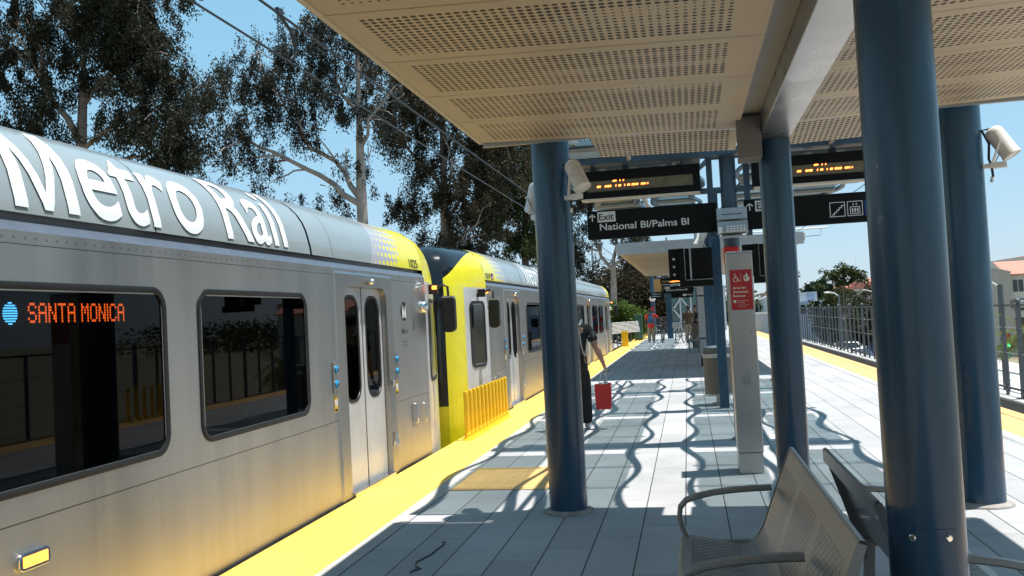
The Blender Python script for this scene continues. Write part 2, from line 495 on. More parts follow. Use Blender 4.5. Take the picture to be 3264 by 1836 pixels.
MT['stuccowhite'] = mat("stucco_white", (0.58, 0.58, 0.55), 0.9, var=0.06, vs=1, bump=0.2)
MT['stuccoblue'] = mat("stucco_blue_grey", (0.36, 0.40, 0.50), 0.9, var=0.06, vs=1, bump=0.2)
MT['tile'] = mat("clay_tile", (0.52, 0.20, 0.14), 0.8, var=0.16, vs=5, bump=0.5, bs=10)
MT['asphalt'] = mat("road_surface", (0.34, 0.34, 0.33), 0.9, var=0.10, vs=0.6, bump=0.3)
MT['walk'] = mat("sidewalk", (0.50, 0.48, 0.45), 0.9, var=0.08, vs=1)
MT['earth'] = mat("dry_ground", (0.20, 0.17, 0.11), 0.95, var=0.3, vs=0.35, bump=0.6, bs=4)
MT['whiteled'] = mat("lamp_lens", (0.8, 0.8, 0.78), 0.2, var=0.02)

# ------------------------------------------------------------------ mesh builder
class MB:
    def __init__(self):
        self.v = []; self.f = []; self.mi = []; self.uv = []; self.pu = []

    def face(self, idx, m=0, uv=None, punched=0.0):
        self.f.append(tuple(idx)); self.mi.append(m); self.uv.append(uv); self.pu.append(punched)

    def poly(self, pts, m=0, uv=None, punched=0.0):
        b = len(self.v)
        self.v.extend([tuple(p) for p in pts])
        self.face(range(b, b + len(pts)), m, uv, punched)
        return self

    def box(self, x0, x1, y0, y1, z0, z1, m=0):
        b = len(self.v)
        self.v.extend([(x0, y0, z0), (x1, y0, z0), (x1, y1, z0), (x0, y1, z0),
                       (x0, y0, z1), (x1, y0, z1), (x1, y1, z1), (x0, y1, z1)])
        for q in ((3, 2, 1, 0), (4, 5, 6, 7), (0, 1, 5, 4), (1, 2, 6, 5), (2, 3, 7, 6), (3, 0, 4, 7)):
            self.face([b + i for i in q], m)
        return self

    def bar(self, p0, p1, w, h, m=0, up=(0, 0, 1)):
        """rectangular bar from p0 to p1, w across, h along up"""
        p0 = Vector(p0); p1 = Vector(p1); d = (p1 - p0).normalized()
        u = Vector(up)
        s = d.cross(u)
        if s.length < 1e-5:
            s = d.cross(Vector((1, 0, 0)))
        s.normalize(); u = s.cross(d).normalized()
        b = len(self.v)
        for p in (p0, p1):
            for a, c in ((-1, -1), (1, -1), (1, 1), (-1, 1)):
                self.v.append(tuple(p + s * (a * w / 2) + u * (c * h / 2)))
        for q in ((0, 1, 2, 3), (7, 6, 5, 4), (4, 5, 1, 0), (5, 6, 2, 1), (6, 7, 3, 2), (7, 4, 0, 3)):
            self.face([b + i for i in q], m)
        return self

    def ring(self, c, ax, r, seg, ref=None):
        ax = Vector(ax).normalized()
        ref = Vector(ref) if ref is not None else (Vector((1, 0, 0)) if abs(ax.x) < 0.9 else Vector((0, 1, 0)))
        u = (ref - ax * ref.dot(ax)).normalized(); w = ax.cross(u)
        c = Vector(c); b = len(self.v)
        for i in range(seg):
            a = 2 * PI * i / seg
            self.v.append(tuple(c + u * (math.cos(a) * r) + w * (math.sin(a) * r)))
        return b

    def lathe(self, prof, org=(0, 0, 0), ax=(0, 0, 1), seg=24, m=0, cap=True, ref=None):
        """prof: (radius, height) pairs along ax"""
        org = Vector(org); ax = Vector(ax).normalized()
        rings = [self.ring(org + ax * h, ax, max(r, 1e-4), seg, ref) for r, h in prof]
        for a, c in zip(rings, rings[1:]):
            for i in range(seg):
                j = (i + 1) % seg
                self.face((a + i, a + j, c + j, c + i), m)
        if cap:
            self.face([rings[0] + i for i in reversed(range(seg))], m)
            self.face([rings[-1] + i for i in range(seg)], m)
        return self

    def cyl(self, p0, p1, r, seg=16, m=0, r2=None, cap=True):
        p0 = Vector(p0); p1 = Vector(p1); d = p1 - p0
        return self.lathe([(r, 0), (r if r2 is None else r2, d.length)], p0, d, seg, m, cap)

    def tube(self, pts, r, seg=8, m=0, cap=True):
        pts = [Vector(p) for p in pts]
        rr = r if isinstance(r, (list, tuple)) else [r] * len(pts)
        n = len(pts); prev = None; rings = []
        for i, p in enumerate(pts):
            d = (pts[min(i + 1, n - 1)] - pts[max(i - 1, 0)]).normalized()
            if prev is None:
                ref = Vector((0, 0, 1)) if abs(d.z) < 0.9 else Vector((1, 0, 0))
            else:
                ref = prev
            u = (ref - d * ref.dot(d)).normalized(); prev = u
            w = d.cross(u); b = len(self.v)
            for k in range(seg):
                a = 2 * PI * k / seg
                self.v.append(tuple(p + u * (math.cos(a) * rr[i]) + w * (math.sin(a) * rr[i])))
            rings.append(b)
        for a, c in zip(rings, rings[1:]):
            for k in range(seg):
                j = (k + 1) % seg
                self.face((a + k, a + j, c + j, c + k), m)
        if cap:
            self.face([rings[0] + k for k in reversed(range(seg))], m)
            self.face([rings[-1] + k for k in range(seg)], m)
        return self

    def grid(self, P, m=0, closed=False, uv=None, punched=0.0):
        """P: rows of equal-length point lists"""
        b = len(self.v); nr = len(P); nc = len(P[0])
        for row in P:
            self.v.extend([tuple(p) for p in row])
        for i in range(nr - 1):
            for j in range(nc - (0 if closed else 1)):
                k = (j + 1) % nc
                q = (b + i * nc + j, b + i * nc + k, b + (i + 1) * nc + k, b + (i + 1) * nc + j)
                u = None
                if uv is not None:
                    u = [uv[i][j], uv[i][j + 1], uv[i + 1][j + 1], uv[i + 1][j]]
                mm = m(i, j) if callable(m) else m
                if mm is None:
                    continue
                self.face(q, mm, u, punched)
        return self

    def extrude(self, pts, d, m=0):
        """closed polygon pts pushed along vector d"""
        d = Vector(d); n = len(pts); b = len(self.v)
        self.v.extend([tuple(p) for p in pts]); self.v.extend([tuple(Vector(p) + d) for p in pts])
        self.face([b + i for i in reversed(range(n))], m)
        self.face([b + n + i for i in range(n)], m)
        for i in range(n):
            j = (i + 1) % n
            self.face((b + i, b + j, b + n + j, b + n + i), m)
        return self

    def ball(self, c, r, seg=12, rings=8, m=0, sq=(1, 1, 1)):
        prof = []
        P = []
        for i in range(rings + 1):
            t = PI * i / rings
            P.append([(c[0] + r * sq[0] * math.sin(t) * math.cos(2 * PI * k / seg),
                       c[1] + r * sq[1] * math.sin(t) * math.sin(2 * PI * k / seg),
                       c[2] - r * sq[2] * math.cos(t)) for k in range(seg)])
        return self.grid(P, m, closed=True)

    def add(self, verts, faces, fn=None, m=0):
        b = len(self.v)
        self.v.extend([tuple(fn(*p)) if fn else tuple(p) for p in verts])
        for q in faces:
            self.face([b + i for i in q], m)
        return self

    def xform(self, M, start=0):
        for i in range(start, len(self.v)):
            self.v[i] = tuple(M @ Vector(self.v[i]))
        return self


ORG = {}


def new_obj(name, data, parent):
    o = bpy.data.objects.new(name, data)
    COL.objects.link(o)
    if parent is not None:
        o.parent = parent
    return o


def root(name, label, cat, loc=(0, 0, 0), group=None):
    o = new_obj(name, None, None)
    o.empty_display_size = 0.2
    o.location = loc
    ORG[o] = Vector(loc)
    tag(o, label, cat, group)
    return o


def tag(o, label=None, cat=None, group=None, kind=None):
    if label: o['label'] = label
    if cat: o['category'] = cat
    if group: o['group'] = group
    if kind: o['kind'] = kind
    return o


def build(mb, name, mats, parent=None, smooth=None, bevel=None, loc=None):
    """one mesh object; vertices are given in world space and stored relative to the thing's base"""
    if not isinstance(mats, (list, tuple)):
        mats = [mats]
    org = ORG[parent] if parent is not None else Vector(loc if loc is not None else (0, 0, 0))
    me = bpy.data.meshes.new(name)
    used = sorted({i for q in mb.f for i in q})
    if len(used) < len(mb.v):
        remap = {a: b for b, a in enumerate(used)}
        mb.v = [mb.v[i] for i in used]
        mb.f = [tuple(remap[i] for i in q) for q in mb.f]
    V = np.array(mb.v, dtype=float)
    V -= np.array(org)
    me.from_pydata(V.tolist(), [], mb.f)
    for m in mats:
        me.materials.append(MT[m] if isinstance(m, str) else m)
    if len(mats) > 1:
        me.polygons.foreach_set("material_index", mb.mi)
    if any(u is not None for u in mb.uv):
        lay = me.uv_layers.new(name="UVMap")
        k = 0
        buf = []
        for q, u in zip(mb.f, mb.uv):
            for i in range(len(q)):
                buf.extend(u[i] if u is not None else (0.0, 0.0))
        lay.data.foreach_set("uv", buf)
    if any(mb.pu):
        at = me.attributes.new("punched", 'FLOAT', 'FACE')
        at.data.foreach_set("value", mb.pu)
    me.update()
    if smooth:
        me.polygons.foreach_set("use_smooth", [True] * len(me.polygons))
        me.set_sharp_from_angle(angle=math.radians(smooth))
    o = new_obj(name, me, parent)
    if parent is not None:
        ORG[o] = org
    else:
        o.location = org
        ORG[o] = org
    if bevel:
        md = o.modifiers.new("bevel", 'BEVEL')
        md.width = bevel; md.segments = 2; md.limit_method = 'ANGLE'; md.angle_limit = math.radians(35)
    return o


def structure(mb, name, mats, smooth=None):
    o = build(mb, name, mats, None, smooth)
    o['kind'] = 'structure'
    return o


def copy_tree(o, parent=None, loc=None, rotz=None, label=None):
    c = o.copy()
    COL.objects.link(c)
    if parent is not None:
        c.parent = parent
    if loc is not None:
        c.location = loc
    if rotz is not None:
        c.rotation_euler = (0, 0, rotz)
    if label:
        c['label'] = label
    for ch in list(o.children):
        copy_tree(ch, c)
    return c


def rrect(w, h, r, n=6):
    """rounded rectangle outline centred on 0,0 (counter-clockwise)"""
    r = min(r, w / 2 - 1e-4, h / 2 - 1e-4)
    pts = []
    for cx, cy, a0 in ((w / 2 - r, h / 2 - r, 0), (-w / 2 + r, h / 2 - r, 90), (-w / 2 + r, -h / 2 + r, 180), (w / 2 - r, -h / 2 + r, 270)):
        for i in range(n + 1):
            a = math.radians(a0 + 90 * i / n)
            pts.append((cx + r * math.cos(a), cy + r * math.sin(a)))
    return pts


_TXT = {}


def text_geo(s, cap_h, bold=0.0, width=None):
    """outline geometry of a word: verts (u,v), faces; baseline v=0, left edge u=0, capital height cap_h"""
    def make(t):
        cu = bpy.data.curves.new("text", 'FONT')
        cu.body = t; cu.size = 1.0; cu.offset = bold; cu.resolution_u = 7
        ob = bpy.data.objects.new("text", cu)
        COL.objects.link(ob)
        dg = bpy.context.evaluated_depsgraph_get()
        me = bpy.data.meshes.new_from_object(ob.evaluated_get(dg))
        V = [(v.co.x, v.co.y) for v in me.vertices]
        F = [tuple(p.vertices) for p in me.polygons]
        bpy.data.meshes.remove(me)
        bpy.data.objects.remove(ob); bpy.data.curves.remove(cu)
        return V, F
    if ('H', bold) not in _TXT:
        V, F = make("H")
        ys = [p[1] for p in V]
        _TXT[('H', bold)] = (min(ys), max(ys))
    lo, hi = _TXT[('H', bold)]
    V, F = make(s)
    k = cap_h / (hi - lo)
    x0 = min(p[0] for p in V); x1 = max(p[0] for p in V)
    kx = k if width is None else width / (x1 - x0)
    V = [((p[0] - x0) * kx, (p[1] - lo) * k) for p in V]
    return V, F


def add_text(mb, s, cap_h, fn, bold=0.0, width=None, m=0):
    V, F = text_geo(s, cap_h, bold, width)
    b = len(mb.v)
    mb.v.extend([tuple(fn(u, v)) for u, v in V])
    for q in F:
        mb.face([b + i for i in q], m)
    return mb


FONT57 = {'S': ["01110", "10001", "10000", "01110", "00001", "10001", "01110"], 'A': ["01110", "10001", "10001", "11111", "10001", "10001", "10001"],
          'N': ["10001", "11001", "11001", "10101", "10011", "10011", "10001"], 'T': ["11111", "00100", "00100", "00100", "00100", "00100", "00100"],
          'M': ["10001", "11011", "10101", "10101", "10001", "10001", "10001"], 'O': ["01110", "10001", "10001", "10001", "10001", "10001", "01110"],
          'I': ["1", "1", "1", "1", "1", "1", "1"], 'C': ["01110", "10001", "10000", "10000", "10000", "10001", "01110"], ' ': ["00"] * 7}

# ------------------------------------------------------------------ ground, road, tracks, platform
g = MB()
prof = [(-700, 3.0), (-60, 1.5), (-30, 0.2), (-12, -0.95), (-8.2, -1.3), (6.2, -1.3), (6.25, -1.3), (6.3, -5.0), (40, -5.0), (700, -5.0)]
ys = [-300, -60, 0, 40, 90, 200, 500, 2500]
g.grid([[(x, y, z) for x, z in prof] for y in ys])
structure(g, 'ground', 'earth')
structure(MB().grid([[(-8.1, y, -1.2), (6.15, y, -1.2)] for y in (-80, 0, 80, 300)]), 'ballast', 'gravel')
# pale gravel bank beside the track beyond the train
structure(MB().grid([[(-3.75, y, -0.25), (-6.5, y, 0.25), (-11, y, 0.6)] for y in (40, 47, 62, 90)]), 'gravel_bank', 'gravel')
structure(MB().grid([[(10.0, y, -4.99), (25.5, y, -4.99)] for y in (-60, 40, 120, 420)]), 'road', 'asphalt')
mk = MB()
for i in range(40):
    mk.poly([(17.6, 20 + i * 9, -4.984), (17.75, 20 + i * 9, -4.984), (17.75, 23 + i * 9, -4.984), (17.6, 23 + i * 9, -4.984)])
mk.poly([(10.4, 10, -4.984), (10.55, 10, -4.984), (10.55, 400, -4.984), (10.4, 400, -4.984)])
structure(mk, 'road_marking', 'letter')
sw = MB()
sw.box(20.5, 36, 62, 76, -5.0, -4.86)
sw.box(25.5, 29, 76, 400, -5.0, -4.86)
structure(sw, 'sidewalk', 'walk')
structure(MB().poly([(22.8, 66.5, -4.856), (24.6, 66.5, -4.856), (24.6, 67.6, -4.856), (22.8, 67.6, -4.856)]), 'curb_ramp', 'tactile2')
rl = MB()
for xc in (-4.45, 5.2):
    for s in (-0.72, 0.72):
        if xc > 0 and s > 0: s = 0.6
        rl.box(xc + s - 0.035, xc + s + 0.035, -60, 200, -1.2, -1.04)
structure(rl, 'rail', 'steelrail')

pf = MB()
pf.box(-3.075, 4.17, -14, 76, -1.2, -0.006)
structure(pf, 'platform', 'concrete')
structure(MB().poly([(-2.43, -14, 0), (3.49, -14, 0), (3.49, 76, 0), (-2.43, 76, 0)]), 'paving', 'paver')
structure(MB().poly([(-2.43, -14, .004), (-2.272, -14, .004), (-2.272, 76, .004), (-2.43, 76, .004)])
          .poly([(3.34, -14, .004), (3.49, -14, .004), (3.49, 76, .004), (3.34, 76, .004)]), 'edge_band', 'concrete')
structure(MB().box(-3.078, -2.43, -14, 76, -0.05, 0.006), 'tactile_strip', 'tactile')
structure(MB().box(3.49, 4.17, -14, 76, -0.05, 0.006), 'tactile_strip', 'tactile2')
structure(MB().poly([(-2.262, 8.2, .006), (-1.347, 8.2, .006), (-1.347, 9.4, .006), (-2.262, 9.4, .006)]), 'tactile_patch', 'tactile2')

# ------------------------------------------------------------------ canopy
CX = 0.565          # platform centre line


def column(canopy, x, y, r, z1, cover=False, hole=False):
    b = MB()
    b.lathe([(r, 0.0), (r, z1)], (x, y, 0), seg=40)
    o = build(b, 'column', 'blue', canopy, smooth=40)
    g2 = MB().lathe([(r + 0.055, 0.0), (r + 0.05, 0.012), (r + 0.012, 0.022), (r - .01, 0.03)], (x, y, 0.002), seg=40, cap=False)
    build(g2, 'grout_ring', 'grout', o, smooth=40)
    if cover:
        c = MB(); rows = []
        outl = rrect(0.150, 0.60, 0.022, 5)
        a0 = math.radians(-97)
        pts = [(x + (r + .0035) * math.cos(a0 + u / r), y + (r + .0035) * math.sin(a0 + u / r), 0.56 + v) for u, v in outl]
        # curved plate as vertical strips
        us = np.linspace(-0.075, 0.075, 13)
        P = [[(x + (r + .0035) * math.cos(a0 + u / r), y + (r + .0035) * math.sin(a0 + u / r), zz) for u in us] for zz in (0.26, 0.86)]
        c.grid(P)
        Q = [[(x + (r - .002) * math.cos(a0 + u / r), y + (r - .002) * math.sin(a0 + u / r), zz) for u in us] for zz in (0.26, 0.86)]
        c.grid([Q[1], P[1]])
        pl = build(c, 'cover_plate', 'blue', o, smooth=40)
        for u in (-0.052, 0.052):
            d = Vector((math.cos(a0 + u / r), math.sin(a0 + u / r), 0))
            p = Vector((x, y, 0.832)) + d * (r + .003)
            build(MB().lathe([(.0115, 0), (.0115, .003), (.008, .006)], p, d, 14), 'screw', 'chrome', o, smooth=40)
    return o


def make_canopy(y1, label):
    """gull-wing canopy whose far end is at y1; 15.5 m long"""
    Y0 = y1 - 15.5
    c = root('canopy', label, 'canopy', (CX, y1, 0), 'platform canopies')
    zc, ze = 2.935, 3.0
    # perforated soffit panels, 0.81 m each, both wings
    for side in (-1, 1):
        for i in range(19):
            yb = y1 - 0.03 - i * 0.81; ya = yb - 0.81 + 0.006
            if ya < Y0: break
            xi, xo = CX + side * 0.105, CX + side * 2.115
            P = [(xi, ya, zc), (xo, ya, ze), (xo, yb, ze), (xi, yb, zc)]
            U = [(2.01, 0), (0.0, 0), (0.0, .804), (2.01, .804)]
            b = MB()
            if side < 0:
                b.poly([P[1], P[2], P[3], P[0]][::-1], uv=[U[1], U[2], U[3], U[0]][::-1])
            else:
                b.poly(P, uv=U)
            if b.f:
                build(b, 'soffit_panel', 'perf', c)
        # inner far lip dropped a little beyond the last panel
        xi, xm = CX + side * 0.105, CX + side * 1.25
        lip = MB().poly([(xi, y1 - .024, zc), (xm, y1 - .024, zc + .037), (xm - side * .05, y1 + 0.47, zc - .045), (xi, y1 + 0.47, zc - .075)],
                        uv=[(1.9, 0.1), (0.75, 0.1), (0.8, 0.6), (1.9, 0.6)])
        lip.poly([(xi, y1 + .47, zc - .075), (xm - side * .05, y1 + .47, zc - .045), (xm - side * .05, y1 + .47, zc + .05), (xi, y1 + .47, zc + .05)])
        build(lip, 'soffit_lip', 'perf', c)
        # outer and end fascia
        f = MB()
        xo = CX + side * 2.115
        f.box(min(xo, xo + side * .03), max(xo, xo + side * .03), Y0, y1, ze - .004, ze + 0.17)
        build(f, 'edge_fascia', 'trim', c)
        e = MB().box(min(CX + side * 1.27, xo), max(CX + side * 1.27, xo), y1 + .001, y1 + .03, ze - .03, ze + .17)
        build(e, 'end_fascia', 'fascia', c)
        e = MB().box(min(CX + side * .12, xo), max(CX + side * .12, xo), Y0 - .03, Y0 - .001, ze - .075, ze + .2)
        build(e, 'end_fascia', 'fascia', c)
    rf = MB()
    rf.box(CX - 2.11, CX + 2.11, Y0 + .01, y1 - .01, 3.12, 3.165)
    rf.box(CX - 1.3, CX + 1.3, y1 - .01, y1 + .2, 3.12, 3.165)
    build(rf, 'roof_deck', 'fascia', c)
    # centre spine: cream reveal, stainless box beam
    t = MB().box(CX - .099, CX + .036, Y0, y1 + .1, 2.985, 3.0)
    t2 = MB().box(CX + .268 - .006, CX + .40, Y0, y1 + .1, 2.985, 3.0)
    bm_ = MB().box(CX + .038, CX + .266, Y0, y1 + .02, 2.83, 3.11)
    build(bm_, 'spine_beam', 'beam', c, bevel=0.006)
    build(t, 'reveal', 'trim', c); build(t2, 'reveal', 'trim', c)
    gp = MB().box(CX - .125, CX + .034, y1 - .35, y1 - .06, 2.66, 2.95).box(CX - .14, CX + .034, y1 - .36, y1 - .342, 2.86, 2.965)
    build(gp, 'end_bracket', 'darkconc', c, bevel=0.004)
    # soffit right of the spine begins at the beam
    column(c, CX + .152, y1 + .02 - .02, 0.120, 2.825)
    column(c, CX + .147, y1 - 4.0, 0.117, 2.825, cover=True)
    column(c, CX + .152, y1 - 8.2, 0.120, 2.825)
    for sx, dy in ((-1.592, .16), (1.543, .27)):
        column(c, CX + sx, y1 + dy, 0.153, 3.30)
    return c


canopy = make_canopy(7.12, 'near cream perforated canopy over the bench, carried on thick blue columns')
canopy2 = copy_tree(canopy, loc=(CX, 7.12 + 29.75, 0), label='farther cream canopy beyond the hanging exit signs, grey fascia facing us')
# the far canopy has no corner columns
for o in [o for o in canopy2.children if o.name.startswith('column')][-2:]:
    for q in list(o.children): bpy.data.objects.remove(q)
    bpy.data.objects.remove(o)

# ------------------------------------------------------------------ glass trellis between the canopies


def make_trellis(ya, yb, label):
    t = root('trellis', label, 'trellis', (CX, ya, 0), 'glass trellises between canopies')
    z = 3.50
    strips = [(CX - 2.02, CX - 1.27), (CX - 1.02, CX - 0.30), (CX + 0.30, CX + 1.02), (CX + 1.27, CX + 2.02)]
    per = 1.18
    for si, (xa, xb) in enumerate(strips):
        y = ya; k = 0
        while y + 1.0 < yb:
            ln = 1.0 if k % 3 != 2 else 0.80
            b = MB().box(xa + .03, xb - .03, y, y + ln, z, z + .012)
            p = build(b, 'glass_panel', 'dotglass', t)
            for yy in (y - .03, y + ln + .002):
                build(MB().box(xa, xb, yy, yy + .028, z - .045, z + .03), 'panel_rail', 'grayframe', p)
            y += ln + .075 if k % 3 != 2 else ln + .36
            k += 1
        # wavy steel plates along both edges of the strip
        for e, xx in enumerate((xa, xb)):
            ph = 0.9 * si + 1.7 * e
            n = 150
            P1, P2, P3, P4 = [], [], [], []
            for i in range(n + 1):
                yy = ya + (yb - ya) * i / n
                w = 0.075 * math.sin(2 * PI * yy / 2.45 + ph) + 0.035 * math.sin(2 * PI * yy / 5.3 + ph * 2.1)
                wd = 0.036 + 0.014 * math.sin(2 * PI * yy / 3.7 + ph)
                P1.append((xx + w - wd, yy, z + .03)); P2.append((xx + w + wd, yy, z + .03))
                P3.append((xx + w + wd, yy, z - .02)); P4.append((xx + w - wd, yy, z - .02))
            b = MB().grid([P1, P2, P3, P4, P1])
            build(b, 'wave_plate', 'bluebeam', t)
    for i, yy in enumerate((ya + 3.35, ya + 6.95, ya + 10.4)):
        b = MB().box(CX - 2.1, CX + 2.1, yy, yy + (.26 if i != 1 else .12), z - .13, z - .05)
        build(b, 'cross_beam', 'bluebeam', t)
    for xx in (CX - 1.145, CX + 1.145):
        build(MB().box(xx - .02, xx + .02, ya, yb, z - .12, z - .05), 'rafter', 'grayframe', t)
    return t


trellis = make_trellis(7.45, 21.2, 'near trellis of dotted glass and wavy steel casting shadows on the paving')
copy_tree(trellis, loc=(CX, 7.45 + 29.75, 0), label='distant trellis of dotted glass past the far canopy')

# ------------------------------------------------------------------ light rail cars
FA = [(-3.142, 2.212), (-3.150, 2.28), (-3.166, 2.345), (-3.185, 2.42), (-3.215, 2.49), (-3.26, 2.56), (-3.325, 2.628), (-3.40, 2.682),
      (-3.50, 2.722), (-3.65, 2.757), (-3.9, 2.785), (-4.45, 2.80)]


def fair_at(h):
    """point on the fairing profile at arc length h from its lower edge, nudged outwards"""
    for (x0, z0), (x1, z1) in zip(FA, FA[1:]):
        d = math.hypot(x1 - x0, z1 - z0)
        if h <= d:
            k = h / d
            nx, nz = (z1 - z0) / d, -(x1 - x0) / d
            return (x0 + (x1 - x0) * k + nx * .007, z0 + (z1 - z0) * k + nz * .007)
        h -= d
    return FA[-1]


def letter_m(w, h, st):
    """capital M from four straight strokes: verts, quads"""
    V = [(0, 0), (st, 0), (st, h), (0, h), (w - st, 0), (w, 0), (w, h), (w - st, h)]
    F = [(0, 1, 2, 3), (4, 5, 6, 7)]
    c = w / 2; d = st * .62
    for s in (0, 1):
        q = [(st, h), (st, h * .62), (c, 0.0), (c, h * .40)] if False else [(st, h), (st, h * .66), (c - d * .1, .0), (c + d * .1, h * .36)]
        q = [(st * .2, h), (st * 1.0, h), (c + d * .55, 0), (c - d * .55, 0)]
        if s: q = [(w - x, y) for x, y in q][::-1]
        b = len(V); V += q; F.append((b, b + 1, b + 2, b + 3))
    return V, F


def cut_text(s, cap_h, width, bold, cuts):
    V, F = text_geo(s, cap_h, bold, width)
    if s[0] == 'M':
        wid = lambda t: max(p[0] for p in text_geo(t, cap_h, bold)[0])
        mw = wid("M") * width / wid(s)
        F = [q for q in F if sum(V[i][0] for i in q) / len(q) > mw * 1.02]
        MV, MF = letter_m(mw, cap_h, mw * .19)
        b = len(V); V = list(V) + MV; F = list(F) + [tuple(b + i for i in q) for q in MF]
    bm = bmesh.new()
    vs = [bm.verts.new((u, v, 0)) for u, v in V]
    for q in F:
        try: bm.faces.new([vs[i] for i in q])
        except ValueError: pass
    bmesh.ops.triangulate(bm, faces=bm.faces[:])
    for h in cuts:
        bmesh.ops.bisect_plane(bm, geom=bm.verts[:] + bm.edges[:] + bm.faces[:], plane_co=(0, h, 0), plane_no=(0, 1, 0))
        bmesh.ops.triangulate(bm, faces=bm.faces[:])
    bm.verts.ensure_lookup_table(); bm.verts.index_update()
    R = ([(v.co.x, v.co.y) for v in bm.verts], [[v.index for v in f.verts] for f in bm.faces])
    bm.free()
    return R


XS = -3.12     # platform side of the cars


def wall_grid(mb, ss, zz, openings, Y, x=XS, m=0):
    """flat wall from a lattice of s and z lines, leaving out the openings (s0,s1,z0,z1)"""
    ss = sorted(set(ss)); zz = sorted(set(zz))
    for s0, s1 in zip(ss, ss[1:]):
        for z0, z1 in zip(zz, zz[1:]):
            cs, cz = (s0 + s1) / 2, (z0 + z1) / 2
            if any(a < cs < b and c < cz < d for a, b, c, d in openings):
                continue
            pts = [(x, Y(s0), z0), (x, Y(s1), z0), (x, Y(s1), z1), (x, Y(s0), z1)]
            if Y(1) < Y(0): pts.reverse()
            mb.poly(pts, m)


def window_unit(car, Y, s0, s1, z0, z1, sign=False):
    yc = (Y(s0) + Y(s1)) / 2; w = abs(s1 - s0); zc = (z0 + z1) / 2; h = z1 - z0
    o = rrect(w, h, .135, 7); i_ = rrect(w - .075, h - .075, .10, 7)
    n = len(o)
    b = MB()
    P = lambda x, q: [(x, yc + u, zc + v) for u, v in q]
    mid = rrect(w - .035, h - .035, .12, 7)
    b.grid([P(XS - .01, o), P(XS + .006, o), P(XS + .012, mid), P(XS + .004, i_), P(XS - .05, i_)], closed=True)
    win = build(b, 'window', 'rubber', car, smooth=50)
    build(MB().poly(P(XS - .006, i_)), 'window_pane', 'glass', win)
    return win


